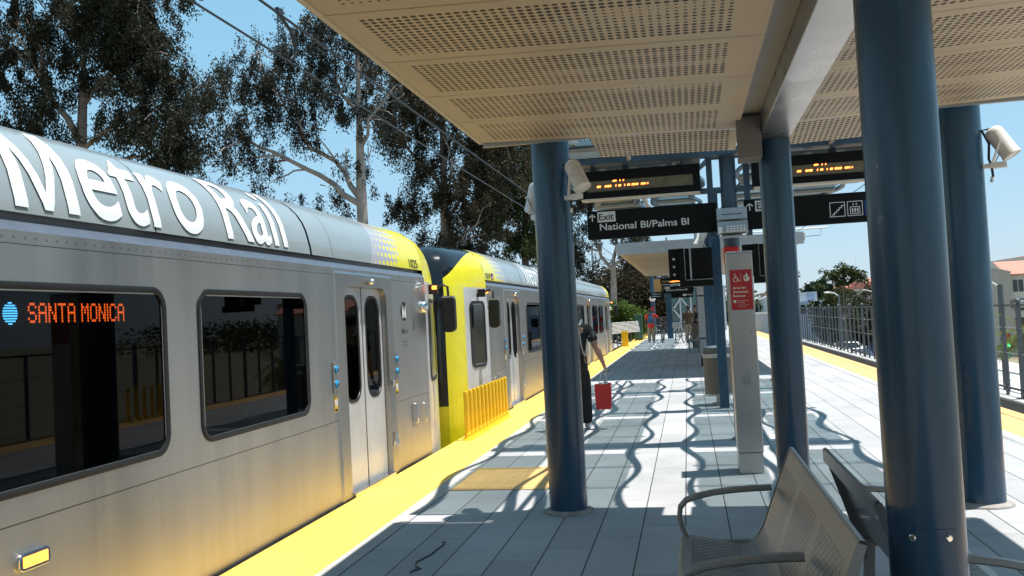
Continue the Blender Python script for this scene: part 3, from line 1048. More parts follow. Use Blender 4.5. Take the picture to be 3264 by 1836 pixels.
def door_unit(car, Y, s0):
    """double-leaf door in a raised stainless portal, s0..s0+1.57"""
    a, bb = s0 + .19, s0 + 1.37
    fr = MB()
    ss = [s0, s0 + .05, a, bb, s0 + 1.52, s0 + 1.57]
    xo = XS + .014
    # portal face with rounded top opening: left jamb, right jamb, head
    yl, yr = min(Y(a), Y(bb)), max(Y(a), Y(bb))
    e0, e1 = min(Y(s0), Y(s0 + 1.57)), max(Y(s0), Y(s0 + 1.57))
    zt = 1.955; R = .13
    arc_l = [(yl, zt - R)] + [(yl + R - R * math.cos(t), zt - R + R * math.sin(t)) for t in np.linspace(0, PI / 2, 7)]
    arc_r = [(yr - R + R * math.sin(t), zt - R + R * math.cos(t)) for t in np.linspace(0, PI / 2, 7)] + [(yr, zt - R)]
    head = arc_l + arc_r
    fr.poly([(xo, e0, -.1), (xo, yl, -.1), (xo, yl, zt - R), (xo, e0, zt - R)])
    fr.poly([(xo, yr, -.1), (xo, e1, -.1), (xo, e1, zt - R), (xo, yr, zt - R)])
    fr.poly([(xo, yl, -.1), (xo, yr, -.1), (xo, yr, 0.015), (xo, yl, 0.015)])
    fr.poly([(xo, e0, zt - R)] + [(xo, y, z) for y, z in arc_l] + [(xo, (yl + yr) / 2, zt), (xo, (yl + yr) / 2, 2.07), (xo, e0, 2.07)])
    fr.poly([(xo, (yl + yr) / 2, zt)] + [(xo, y, z) for y, z in arc_r] + [(xo, e1, zt - R), (xo, e1, 2.07), (xo, (yl + yr) / 2, 2.07)])
    # reveal going in, chamfered outer edge
    loop = [(yl, 0.015), (yl, zt - R)] + arc_l[1:] + arc_r[:-1] + [(yr, zt - R), (yr, 0.015)]
    fr.grid([[(xo, y, z) for y, z in loop], [(XS - .075, y, z) for y, z in loop]])
    out = [(e0, -.1), (e0, 2.07), (e1, 2.07), (e1, -.1)]
    fr.grid([[(XS - .005, y + (-.03 if y == e0 else .03), z + (.03 if z > 1 else 0)) for y, z in out], [(xo, y, z) for y, z in out]])
    door = build(fr, 'door', 'brushed', car, smooth=35)
    ym = (yl + yr) / 2
    for y0, y1 in ((yl + .003, ym - .012), (ym + .012, yr - .003)):
        w = y1 - y0; yc = (y0 + y1) / 2
        lf = MB()
        xl = XS - .045
        win = rrect(w - .17, 1.0, .155, 9); zc = 1.365
        # leaf sheet with a stadium-shaped hole
        outer = []
        for u, v in win:
            k = max(abs(u) / (w / 2), abs(v) / .95 if v > 0 else abs(v) / 1.36)
            uu = max(-w / 2, min(w / 2, u * 9)) if abs(u) / (w / 2) > abs(v) / .9 * .45 else u / (w / 2 - .085) * (w / 2)
            outer.append((max(-w / 2, min(w / 2, uu)), None, v))
        ring_o = []
        n = len(win)
        for u, v in win:
            # project from centre to the leaf rectangle
            top, bot = zt - zc, 0.02 - zc
            tx = (w / 2) / abs(u) if abs(u) > 1e-6 else 1e9
            tz = (top / v if v > 1e-6 else (bot / v if v < -1e-6 else 1e9))
            t = min(tx, tz)
            ring_o.append((u * t, v * t))
        A = [(xl, yc + u, zc + v) for u, v in ring_o]; B = [(xl, yc + u, zc + v) for u, v in win]
        lf.grid([A, B], closed=True)
        # fill the four leaf corners
        for sx in (-1, 1):
            for tz_ in (zt - zc, 0.02 - zc):
                c_ = (sx * w / 2, tz_)
                q = sorted([p for p in ring_o], key=lambda p: (abs(p[0] - c_[0]) + abs(p[1] - c_[1])))
                e1_ = [p for p in ring_o if abs(p[0] - c_[0]) < 1e-5]
                e2_ = [p for p in ring_o if abs(p[1] - c_[1]) < 1e-5]
                if e1_ and e2_:
                    p1 = min(e1_, key=lambda p: abs(p[1] - c_[1])); p2 = min(e2_, key=lambda p: abs(p[0] - c_[0]))
                    lf.poly([(xl, yc + p1[0], zc + p1[1]), (xl, yc + c_[0], zc + c_[1]), (xl, yc + p2[0], zc + p2[1])])
        lf.grid([B, [(xl - .02, yc + u, zc + v) for u, v in win]], closed=True)
        lf.box(xl - .03, xl, y0, y0 + .003, .02, zt); lf.box(xl - .03, xl, y1 - .003, y1, .02, zt)
        build(lf, 'door_leaf', 'greywhite', door, smooth=40)
        rim = MB()
        w2 = rrect(w - .20, .97, .145, 9); w3 = rrect(w - .14, 1.03, .17, 9)
        rim.grid([[(xl + .001, yc + u, zc + v) for u, v in w3], [(xl + .007, yc + u, zc + v) for u, v in win], [(xl + .003, yc + u, zc + v) for u, v in w2]], closed=True)
        build(rim, 'pane_rim', 'rubber', door, smooth=50)
        build(MB().poly([(xl - .004, yc + u, zc + v) for u, v in w2]), 'door_pane', 'glass', door)
    build(MB().box(XS - .07, XS + .045, yl + .01, yr - .01, -.02, 0.045), 'threshold', 'chrome', door, bevel=.006)
    # camera above the door, buttons either side, latch box
    cm = MB().lathe([(.016, 0), (.03, .008), (.03, .05), (.022, .065)], (XS + .012, ym + .05, 2.01), (1, 0, 0), 14)
    cm.box(XS + .012, XS + .06, ym - .02, ym + .12, 2.005, 2.035)
    build(cm, 'door_camera', 'chrome', door, smooth=40)
    lt = MB().box(XS + .014, XS + .04, yr + .03, yr + .11, .93, .99).box(XS + .014, XS + .05, yr + .02, yr + .13, .30, .36).box(XS + .014, XS + .04, yr + .05, yr + .12, .36, .44)
    build(lt, 'door_latch', 'chrome', door, bevel=.004)
    return door


def button_panel(car, y):
    p = MB().box(XS, XS + .014, y - .05, y + .05, .985, 1.27)
    pan = build(p, 'button_panel', 'brushed', car, bevel=.003)
    for z in (1.20, 1.07):
        build(MB().lathe([(.036, 0), (.036, .012), (.026, .018)], (XS + .014, y, z), (1, 0, 0), 16), 'push_button', 'bluebtn', pan, smooth=40)
        build(MB().lathe([(.014, 0), (.014, .003)], (XS + .032, y + .004, z - .004), (1, 0, 0), 10), 'button_mark', 'black', pan)
    l = MB().box(XS, XS + .003, y - .038, y + .038, .82, .965)
    lab = build(l, 'notice_label', 'yellowbol', car)
    build(MB().lathe([(.034, 0), (.034, .002)], (XS + .003, y, .905), (1, 0, 0), 18), 'notice_disc', 'signwhite', lab)
    build(MB().box(XS + .003, XS + .0045, y - .03, y + .03, .828, .852), 'notice_text', 'decal', lab)


def half_car(car, y0, sg, number, metro_y, flag, mirror_here=True):
    """y0: where the steel side meets the cab; sg=+1 when the cab points to +y; the half runs 11.9 m back"""
    Y = lambda s: y0 - sg * s
    L = 11.9
    wins = [(3.49, 5.21), (5.57, 7.29), (9.75, 11.3)]
    doors = [1.30, 7.75]
    op = [(a + .05, b - .05, .905, 1.83) for a, b in wins] + [(d + .19, d + 1.37, -.1, 1.955) for d in doors]
    ss = [0, L] + [v for o in op for v in o[:2]]
    zz = [-0.95, -.1, .905, 1.83, 1.955, 2.12]
    b = MB()
    wall_grid(b, ss, zz, op, Y)
    build(b, 'side_wall', 'steel', car)
    cv = MB()
    ya, yb = sorted((Y(0), Y(L)))
    cv.grid([[(x, yy, z) for yy in (ya, yb)] for x, z in ((XS, 2.12), (-3.155, 2.172), (-3.20, 2.178), (-3.20, 2.214))])
    build(cv, 'cant_rail', 'cant', car)
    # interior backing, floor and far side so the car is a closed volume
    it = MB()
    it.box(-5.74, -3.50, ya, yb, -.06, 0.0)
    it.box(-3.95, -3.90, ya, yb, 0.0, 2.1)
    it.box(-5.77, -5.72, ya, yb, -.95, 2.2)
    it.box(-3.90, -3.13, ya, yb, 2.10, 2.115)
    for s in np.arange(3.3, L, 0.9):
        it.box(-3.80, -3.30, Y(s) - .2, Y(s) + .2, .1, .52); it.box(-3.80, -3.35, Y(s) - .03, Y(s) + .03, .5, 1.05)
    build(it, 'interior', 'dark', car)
    rf = MB().grid([[(x, yy, z) for yy in (ya, yb)] for x, z in ((-4.45, 2.80), (-5.2, 2.78), (-5.77, 2.55), (-5.77, 2.2))])
    rf.box(-5.3, -3.8, ya + 1.6, yb - .5, 2.79, 2.83)
    build(rf, 'roof', 'fascia', car, smooth=60)
    # fairing
    cuts = [0.25, 3.28, 5.60 - .06, 5.6] 
    fm = m_fairing("fairing_" + number, sg, Y(1.72), Y(.86), ORG[car].y, ORG[car].z)
    segs = [(-.0, 2.80), (2.806, 3.275), (3.315, 5.60), (5.612, 9.2), (9.212, L)]
    for a, bb in segs:
        lo, hi = sorted((Y(a), Y(bb)))
        f = MB().grid([[(x, yy, z) for yy in np.linspace(lo, hi, 3)] for x, z in FA])
        f.grid([[(FA[0][0], lo, FA[0][1]), (FA[0][0], hi, FA[0][1])], [(-3.2, lo, 2.212), (-3.2, hi, 2.212)]])
        build(f, 'roof_fairing', fm, car, smooth=60)
    build(MB().grid([[(x - .012, yy, z - .008) for yy in sorted((Y(2.78), Y(5.63)))] for x, z in FA]), 'fairing_joint', 'dark', car, smooth=60)
    for s0, s1 in wins: window_unit(car, Y, s0, s1, .865, 1.875)
    for d in doors:
        door_unit(car, Y, d)
        button_panel(car, Y(d + (-.075))); button_panel(car, Y(d + 1.645))
    # route lettering on the fairing
    if metro_y is not None:
        arcs = [0.0]
        for a, c in zip(FA, FA[1:]): arcs.append(arcs[-1] + math.hypot(a[0] - c[0], a[1] - c[1]))
        cuts = [a - .03 for a in arcs if .03 < a < .6]
        Vt, Ft = cut_text("Metro Rail", 0.555, 3.03, 0.010, cuts)
        for wd, lo, hi in (('Metro', -1, 1.86), ('Rail', 1.86, 9)):
            fs = [q for q in Ft if lo < sum(Vt[i][0] for i in q) / len(q) < hi]
            tb = MB().add([(u, v, 0) for u, v in Vt], fs, lambda u, v, w: (fair_at(v + .03)[0], metro_y + u, fair_at(v + .03)[1]))
            build(tb, 'lettering', 'letter', car)
    # running number
    nb = MB()
    w = .32
    yn = (y0 - .16 - w) if sg > 0 else (y0 + .10)
    add_text(nb, number, .095, lambda u, v: (-3.1385 - v * .19, yn + u, 2.235 + v), .012, w)
    build(nb, 'running_number', 'decal', car)
    if flag:
        fl_ = MB(); fy = yn + w + .06
        for i in range(7):
            fl_.box(-3.148 - .0, -3.139, fy, fy + .17, 2.235 + i * .014, 2.235 + i * .014 + .0142, 0 if i % 2 == 0 else 1)
        fl_.box(-3.147, -3.1375, fy, fy + .075, 2.235 + .05, 2.335, 2)
        build(fl_, 'flag_sticker', ['red', 'signwhite', 'signblue'], car)
    # emblem: M in a dark disc, word below
    ye = Y(.86); e = MB().lathe([(.108, 0), (.108, .003)], (XS, ye, 1.715), (1, 0, 0), 28)
    em = build(e, 'emblem', 'decal', car)
    add = MB(); MV, MF = letter_m(.136, .15, .034); add.add([(u, v, 0) for u, v in MV], MF, lambda u, v, w: (XS + .005, ye - .068 + u, 1.64 + v))
    build(add, 'emblem_letter', 'letter', em)
    w2 = MB(); add_text(w2, "Metro", .055, lambda u, v: (XS + .003, ye - .09 + u, 1.47 + v), .02, .20)
    add_text(w2, "Expo Line", .02, lambda u, v: (XS + .003, ye - .09 + u, 1.37 + v), .01, .2)
    add_text(w2, "Los Angeles", .02, lambda u, v: (XS + .003, ye - .09 + u, 1.33 + v), .01, .16)
    build(w2, 'emblem_word', 'decalgrey', car)
    # camera pod, small fixtures, grab handles
    yp = Y(.13)
    pod = MB().lathe([(.075, 0), (.074, .02), (.066, .045), (.045, .07), (.015, .08)], (XS, yp, 1.765), (1, 0, 0), 20)
    po = build(pod, 'camera_pod', 'chrome', car, smooth=50)
    build(MB().lathe([(.042, 0), (.04, .02)], (XS + .045, yp - sg * -.03, 1.765), (.8, sg * .6, 0), 16), 'pod_lens', 'black', po, smooth=40)
    fx = MB().lathe([(.03, 0), (.03, .03), (.015, .04)], (XS, Y(.2), 2.03), (1, 0, 0), 12).lathe([(.02, 0), (.02, .03)], (XS, Y(.27), 1.99), (1, 0, 0), 10)
    fx.box(XS, XS + .01, Y(.55) - .03, Y(.55) + .03, 1.50, 1.62)
    build(fx, 'side_fitting', 'chrome', car, smooth=40)
    for s, z in ((.62, .55), (.28, .52)):
        yy = Y(s)
        build(MB().tube([(XS, yy, z - .11), (XS + .035, yy, z - .1), (XS + .035, yy, z + .1), (XS, yy, z + .11)], .009, 8), 'grab_handle', 'chrome', car, smooth=50)
    hp = MB().box(XS, XS + .004, Y(.62) - .1, Y(.62) + .06, .40, .66)
    build(hp, 'hatch', 'brushed', car, bevel=.002)
    # side marker
    ym = Y(6.77)
    mk_ = MB().extrude([(XS, ym + u, .555 + v) for u, v in rrect(.21, .085, .03)], (.02, 0, 0))
    mo = build(mk_, 'marker_lamp', 'chrome', car, bevel=.004)
    build(MB().box(XS + .02, XS + .024, ym - .08, ym - .004, .53, .58).box(XS + .02, XS + .024, ym + .004, ym + .08, .53, .58), 'marker_lens', 'amber', mo)
    # ---- cab
    plan = [(0, 0), (.30, -.035), (.62, -.088), (.92, -.155), (1.13, -.208), (1.29, -.265), (1.39, -.34), (1.45, -.46), (1.49, -.65), (1.53, -.95), (1.55, -1.33)]
    rows = [(-.95, 0, 1.0), (-.2, 0, 1.0), (.55, 0, 1.0), (1.2, 0, 1.0), (1.75, 0, .99), (2.08, .01, .975), (2.212, .022, .955), (2.345, .046, .93),
            (2.49, .095, .885), (2.60, .17, .82), (2.682, .28, .73), (2.745, .46, .60), (2.785, .78, .42), (2.80, 1.33, .20)]

    def pick(tab, k, c):
        for a, b_ in zip(tab, tab[1:]):
            if k <= b_[0]:
                f = (k - a[0]) / (b_[0] - a[0])
                return a[c] + (b_[c] - a[c]) * f
        return tab[-1][c]

    def cab(t, z):
        dx = pick(plan, t, 1); ins = pick(rows, z, 1); k = pick(rows, z, 2)
        return (XS + dx - ins * (1 - min(1, -dx / 1.33)), y0 + sg * t * k, z)
    ztop = lambda t: 2.655 - .05 * t - .17 * t ** 2.4          # upper edge of the yellow frame
    T0 = list(np.linspace(0, .92, 8)); T1 = list(np.linspace(.92, 1.39, 9)); T2 = [1.39, 1.42, 1.45, 1.47, 1.49, 1.51, 1.53, 1.54, 1.55]
    ZL = [-.95, -.2, .55, 1.2, 1.6, 1.9, 2.08]

    def patch(name, mt, ts, zs, mir=False):
        """zs(t) gives the heights of a column"""
        P = [[cab(t, z) for t in ts] for z in range(0)]
        colz = [zs(t) for t in ts]
        P = [[cab(t, colz[k][r]) for k, t in enumerate(ts)] for r in range(len(colz[0]))]
        if mir:
            P = [[(2 * -4.45 - x, y, z) for x, y, z in row] for row in P]
        bb = MB().grid(P)
        return bb
    up = lambda lo, n: (lambda t: list(np.linspace(lo, ztop(t), n)))
    mask = lambda mir: (patch('', '', T1, lambda t: ZL[:-1] + list(np.linspace(2.08, ztop(t), 8)), mir), patch('', '', T0, up(2.08, 8), mir), patch('', '', T2, lambda t: [-.95, -.2, .35], mir))
    dark = lambda mir: (patch('', '', T0 + T1[1:], lambda t: list(np.linspace(ztop(t), 2.80, 8)), mir), patch('', '', T2, lambda t: [.35, 1.2, 1.75] + list(np.linspace(2.08, 2.80, 10)), mir))

    def join(parts):
        m_ = MB()
        for q in parts:
            m_.add(q.v, q.f)
        return m_
    build(patch('', '', T0, lambda t: ZL), 'cab_side', 'greywhite', car, smooth=45)
    a_, b_, c_ = mask(False)
    build(join((a_, b_)), 'cab_mask', 'yellow', car, smooth=45); build(c_, 'bumper', 'yellow', car, smooth=45)
    a_, b_ = dark(False)
    build(a_, 'cab_roof', 'blackgloss', car, smooth=45); build(b_, 'windshield', 'blackgloss', car, smooth=45)
    # other half of the nose, mirrored about the car centre line
    a_, b_, c_ = mask(True)
    build(join((a_, b_, c_, patch('', '', T0, lambda t: ZL, True))), 'cab_far_side', 'yellow', car, smooth=45)
    build(join(dark(True)), 'cab_far_roof', 'blackgloss', car, smooth=45)
    # cab side window
    def on_cab(t, z, off):
        for (t0, d0), (t1, d1) in zip(plan, plan[1:]):
            if t <= t1:
                k = (t - t0) / (t1 - t0)
                nx, ny = (t1 - t0), -(d1 - d0)
                n_ = math.hypot(nx, ny)
                return (XS + d0 + (d1 - d0) * k + off * nx / n_, y0 + sg * (t + off * ny / n_), z)
    wv = rrect(.60, 1.02, .12, 6); wi = rrect(.52, .94, .10, 6)
    loops = [[on_cab(.46 + u, 1.36 + v, o_) for u, v in q] for q, o_ in ((wv, .0), (wv, .010), (wi, .012), (wi, .004))]
    cw = build(MB().grid(loops, closed=True), 'cab_window', 'rubber', car, smooth=50)
    cols = [[on_cab(.46 + u, 1.36 + v, .006) for v in (-.45, .45)] for u in np.linspace(-.25, .25, 9)]
    build(MB().grid(cols), 'cab_pane', 'blackgloss', cw)
    # mirror on its arm
    mx, my = -2.93, y0 + sg * .40
    ar = MB().box(-3.17, -3.06, my - .06, my + .02, 1.93, 2.05)
    ar.tube([(-3.07, my, 2.0), (-2.99, my, 2.04), (-2.94, my + sg * .01, 2.01), (-2.93, my + sg * .01, 1.80)], .016, 8)
    a_ = build(ar, 'mirror_arm', 'black', car, smooth=50)
    head = [(mx + u, v) for u, v in rrect(.17, .46, .07, 6)]
    build(MB().extrude([(x, my - .05, 1.67 + v) for x, v in head], (0, .10, 0)), 'mirror', 'black', car, smooth=40, bevel=.015)
    build(MB().box(mx - .07, mx + .07, my - .054, my + .054, 1.872, 1.895), 'mirror_clip', 'galv', a_)
    build(MB().box(-3.10, -3.05, my - sg * .12 - .02, my - sg * .12 + .02, 1.985, 2.03), 'cab_marker', 'amber', a_)
    # underframe and bogie skirts
    uf = MB().box(-5.6, -3.3, min(Y(-.9), yb) if sg < 0 else ya, max(Y(-.9), ya) if sg > 0 else yb, -.98, -.9)
    build(uf, 'underframe', 'dark', car)


def make_car(label, y_front, sg, num, metro_y, base_y, flag=False, second=None):
    car = root('light_rail_car', label, 'train car', (-4.45, base_y, -1.05), 'cars of the stopped train')
    half_car(car, y_front, sg, num, metro_y, flag)
    if second:
        half_car(car, second[0], -sg, num, None, False)
        # articulation bellows
        y0, y1 = sorted((y_front - sg * 11.9, second[0] + sg * 11.9))
        b = MB()
        n = 14
        for i in range(n):
            a, c = y0 + (y1 - y0) * i / n, y0 + (y1 - y0) * (i + 1) / n
            s = .03 if i % 2 else .07
            b.grid([[(x - s + .0, yy, z) for yy in (a, c)] for x, z in [(XS, -.9), (XS, 2.15)] + FA[2:]])
        build(b, 'bellows', 'rubber', car)
    return car


car1 = make_car('near silver rail car, large white words on its grey roof, destination sign in the window', 10.58, 1, "1025", 3.80, 0.0)
car2 = make_car('silver rail car behind the row of yellow bollards, yellow cab mask towards us', 14.08, -1, "1019", 17.95, 26.0, True, (37.4, ))

# destination sign behind the glass of the first car
sg_ = root('destination_sign', 'lit orange destination display inside the first car window', 'display', (-3.2, 4.2, 1.72))
build(MB().box(-3.26, -3.168, 3.55, 4.80, 1.655, 1.80), 'sign_housing', 'black', sg_)
led = MB(); yy = 3.895
px_w, px_h = .0122, .0144
txt = "SANTA MONICA"
tot = sum(len(FONT57[c][0]) + 1 for c in txt) - 1
stp = (4.665 - 3.895) / tot
for ch in txt:
    gl = FONT57[ch]
    for r, row in enumerate(gl):
        for c_, bit in enumerate(row):
            if bit == '1':
                y_ = yy + c_ * stp; z_ = 1.775 - r * px_h
                led.poly([(-3.1665, y_, z_ - .0115), (-3.1665, y_ + stp * .80, z_ - .0115), (-3.1665, y_ + stp * .80, z_), (-3.1665, y_, z_)])
    yy += (len(gl[0]) + 1) * stp
build(led, 'led_text', 'orangeled', sg_)
dsc = MB()
for i in range(9):
    z_ = 1.778 - i * .0125
    hw = math.sqrt(max(0, .052 ** 2 - (z_ - .004 - 1.724) ** 2)) * .95
    dsc.poly([(-3.1665, 3.775 - hw, z_ - .0075), (-3.1665, 3.775 + hw, z_ - .0075), (-3.1665, 3.775 + hw, z_), (-3.1665, 3.775 - hw, z_)])
build(dsc, 'led_disc', 'blueled', sg_)
# coupler fittings between the two cars
cp = root('coupler', 'dark coupler with a white figure in the gap between the cars', 'coupler', (-4.45, 12.3, -.3))
build(MB().box(-4.9, -3.95, 12.05, 12.6, -.5, -.2).cyl((-4.45, 11.7, -.35), (-4.45, 12.9, -.35), .12, 14), 'coupler_body', 'dark', cp)

# ------------------------------------------------------------------ overhead sign gantries


def arrow_up(mb, fn, u, v, h, m=0):
    """arrow pointing up, centred on u, bottom at v, height h"""
    w = h * .14
    mb.poly([fn(u - w / 2, v), fn(u + w / 2, v), fn(u + w / 2, v + h * .92), fn(u - w / 2, v + h * .92)], m)
    for s in (-1, 1):
        a, b = (u, v + h), (u + s * h * .40, v + h * .58)
        q = [a, (a[0], a[1] - w * 1.5), (b[0], b[1] - w * .75), (b[0] , b[1] + w * .75)]
        if s > 0: q.reverse()
        mb.poly([fn(*p) for p in q], m)


def wheelchair(mb, fn, u, v, h, m=0):
    """seated wheelchair figure in a box of height h"""
    k = h
    def arc(cx, cy, r, t0, t1, w, n=14):
        P = [[fn(u + k * (cx + (r + o) * math.cos(t)), v + k * (cy + (r + o) * math.sin(t))) for o in (-w, w)] for t in np.linspace(t0, t1, n)]
        mb.grid(P, m)
    def seg(a, b, w):
        a = Vector(a); b = Vector(b); d = (b - a).normalized(); s = Vector((-d.y, d.x)) * w
        mb.poly([fn(u + k * p.x, v + k * p.y) for p in (a - s, b - s, b + s, a + s)], m)
    arc(.40, .30, .24, math.radians(120), math.radians(370), .035)
    n = 12
    mb.poly([fn(u + k * (.36 + .075 * math.cos(2 * PI * i / n)), v + k * (.90 + .075 * math.sin(2 * PI * i / n))) for i in range(n)], m)
    seg((.37, .80), (.40, .42), .05); seg((.38, .46), (.66, .46), .045); seg((.63, .46), (.78, .14), .045)
    seg((.76, .14), (.88, .18), .04); seg((.38, .64), (.58, .64), .035)


def led_dashes(mb, fn, rows):
    for v, items in rows:
        for u, w in items:
            mb.poly([fn(u, v), fn(u + w, v), fn(u + w + .005, v + .022), fn(u + .005, v + .022)])


def make_gantry(y, label, sharp):
    """centre mast with a blue frame each side"""
    gt = root('sign_gantry', label, 'sign gantry', (CX, y, 0), 'blue sign gantries')
    mast = MB().lathe([(.095, 0), (.095, 3.66), (.098, 3.66), (.098, 3.69), (.02, 3.70)], (CX, y, 0), seg=28)
    build(mast, 'mast', 'bluebeam', gt, smooth=40)
    build(MB().lathe([(.13, 0.0), (.13, .015), (.10, .03)], (CX, y, 0.002), seg=28, cap=False), 'base_ring', 'grout', gt, smooth=40)
    for s in (-1, 1):
        fr = MB()
        xi = CX + s * .215; xo = CX + s * 1.78
        fr.box(min(xi - s * .035, xo), max(xi - s * .035, xo), y - .035, y + .035, 3.415, 3.485)
        fr.box(xi - .035, xi + .035, y - .034, y + .034, 2.42, 3.414)
        fr.box(min(CX + s * .09, xi - s * .036), max(CX + s * .09, xi - s * .036), y - .03, y + .03, 3.36, 3.40)
        fr.box(min(CX + s * .09, xi - s * .036), max(CX + s * .09, xi - s * .036), y - .03, y + .03, 2.95, 2.99)
        for k in (.35, 1.0, 1.4):
            fr.box(xi + s * k - .03, xi + s * k + .03, y - .03, y + .03, 3.31, 3.414)
        build(fr, 'frame', 'bluebeam', gt, bevel=.004)
        tu = MB().tube([(CX + s * .10, y - .03, 3.47), (CX + s * .18, y - .05, 3.50), (CX + s * .3, y - .05, 3.40), (CX + s * .42, y - .06, 3.36)], .013, 8)
        tu.box(CX + s * .60 - .05, CX + s * .60 + .05, y - .05, y + .02, 3.34, 3.41)
        build(tu, 'conduit', 'galv', gt, smooth=50)
        lp = MB().box(min(xi + s * .1, xo), max(xi + s * .1, xo), y + .05, y + .16, 3.33, 3.405)
        build(lp, 'lamp_tray', 'fascia', gt, bevel=.01)
    return gt


make_gantry(11.12, 'blue round mast and frame carrying the near message boards and exit signs', True)
make_gantry(49.9, 'distant blue mast and frame with small message board and exit sign', False)


def display(x0, x1, y, label, rows, mir):
    d = root('message_board', label, 'message board', ((x0 + x1) / 2, y, 3.15))
    z0, z1 = 2.975, 3.305
    wz0, wz1 = 3.055, 3.185
    yb = y - .14
    h = MB()
    h.box(x0, x1, yb + .012, y, z0, z1)
    # front frame round the window
    for a in ((x0, x1, wz1, z1), (x0, x1, z0, wz0)):
        h.box(a[0], a[1], yb, yb + .012, a[2], a[3])
    h.box(x0, x0 + .085, yb, yb + .012, wz0, wz1); h.box(x1 - .085, x1, yb, yb + .012, wz0, wz1)
    build(h, 'housing', 'sign', d)
    lens = MB().poly([(x0 + .085, yb + .009, wz0), (x1 - .085, yb + .009, wz0), (x1 - .085, yb + .009, wz1), (x0 + .085, yb + .009, wz1)])
    build(lens, 'lens', MT_lens, d)
    l = MB(); led_dashes(l, lambda u, v: (x0 + u, yb + .004, wz0 + v), rows)
    build(l, 'led_text', 'orangehot', d)
    build(MB().box(x0 + .01, x1 - .01, yb + .002, y - .002, z0 - .022, z0 - .001), 'lit_underside', 'trim', d)  # cream plate paints the light falling on the board's underside
    cl = MB()
    for k in (.2, .45, .7):
        xx = x0 + (x1 - x0) * k
        cl.box(xx - .04, xx + .04, y - .10, y - .02, z1, z1 + .03)
    build(cl, 'top_clamp', 'galv', d)
    return d


MT_lens = mat("amber_lens", (0.13, 0.105, 0.055), 0.35, var=0.25, vs=10)
ROWS = [(.050, [(.205, .045), (.300, .028), (.333, .045), (.428, .011), (.464, .031), (.535, .011), (.572, .031), (.624, .043), (.672, .030), (.735, .043), (.785, .010), (.812, .010)]),
        (.112, [(.398, .046), (.482, .011), (.522, .011)])]
display(-1.20, .238, 11.09, 'black message board with broken orange dashes above the complete exit sign', ROWS, False)
display(.84, 2.28, 11.09, 'black message board with orange dashes cut off by the thick right-hand column',
        [(.050, [(u + .30, w) for u, w in ROWS[0][1]]), (.112, [(u + .30, w) for u, w in ROWS[1][1]])], True)


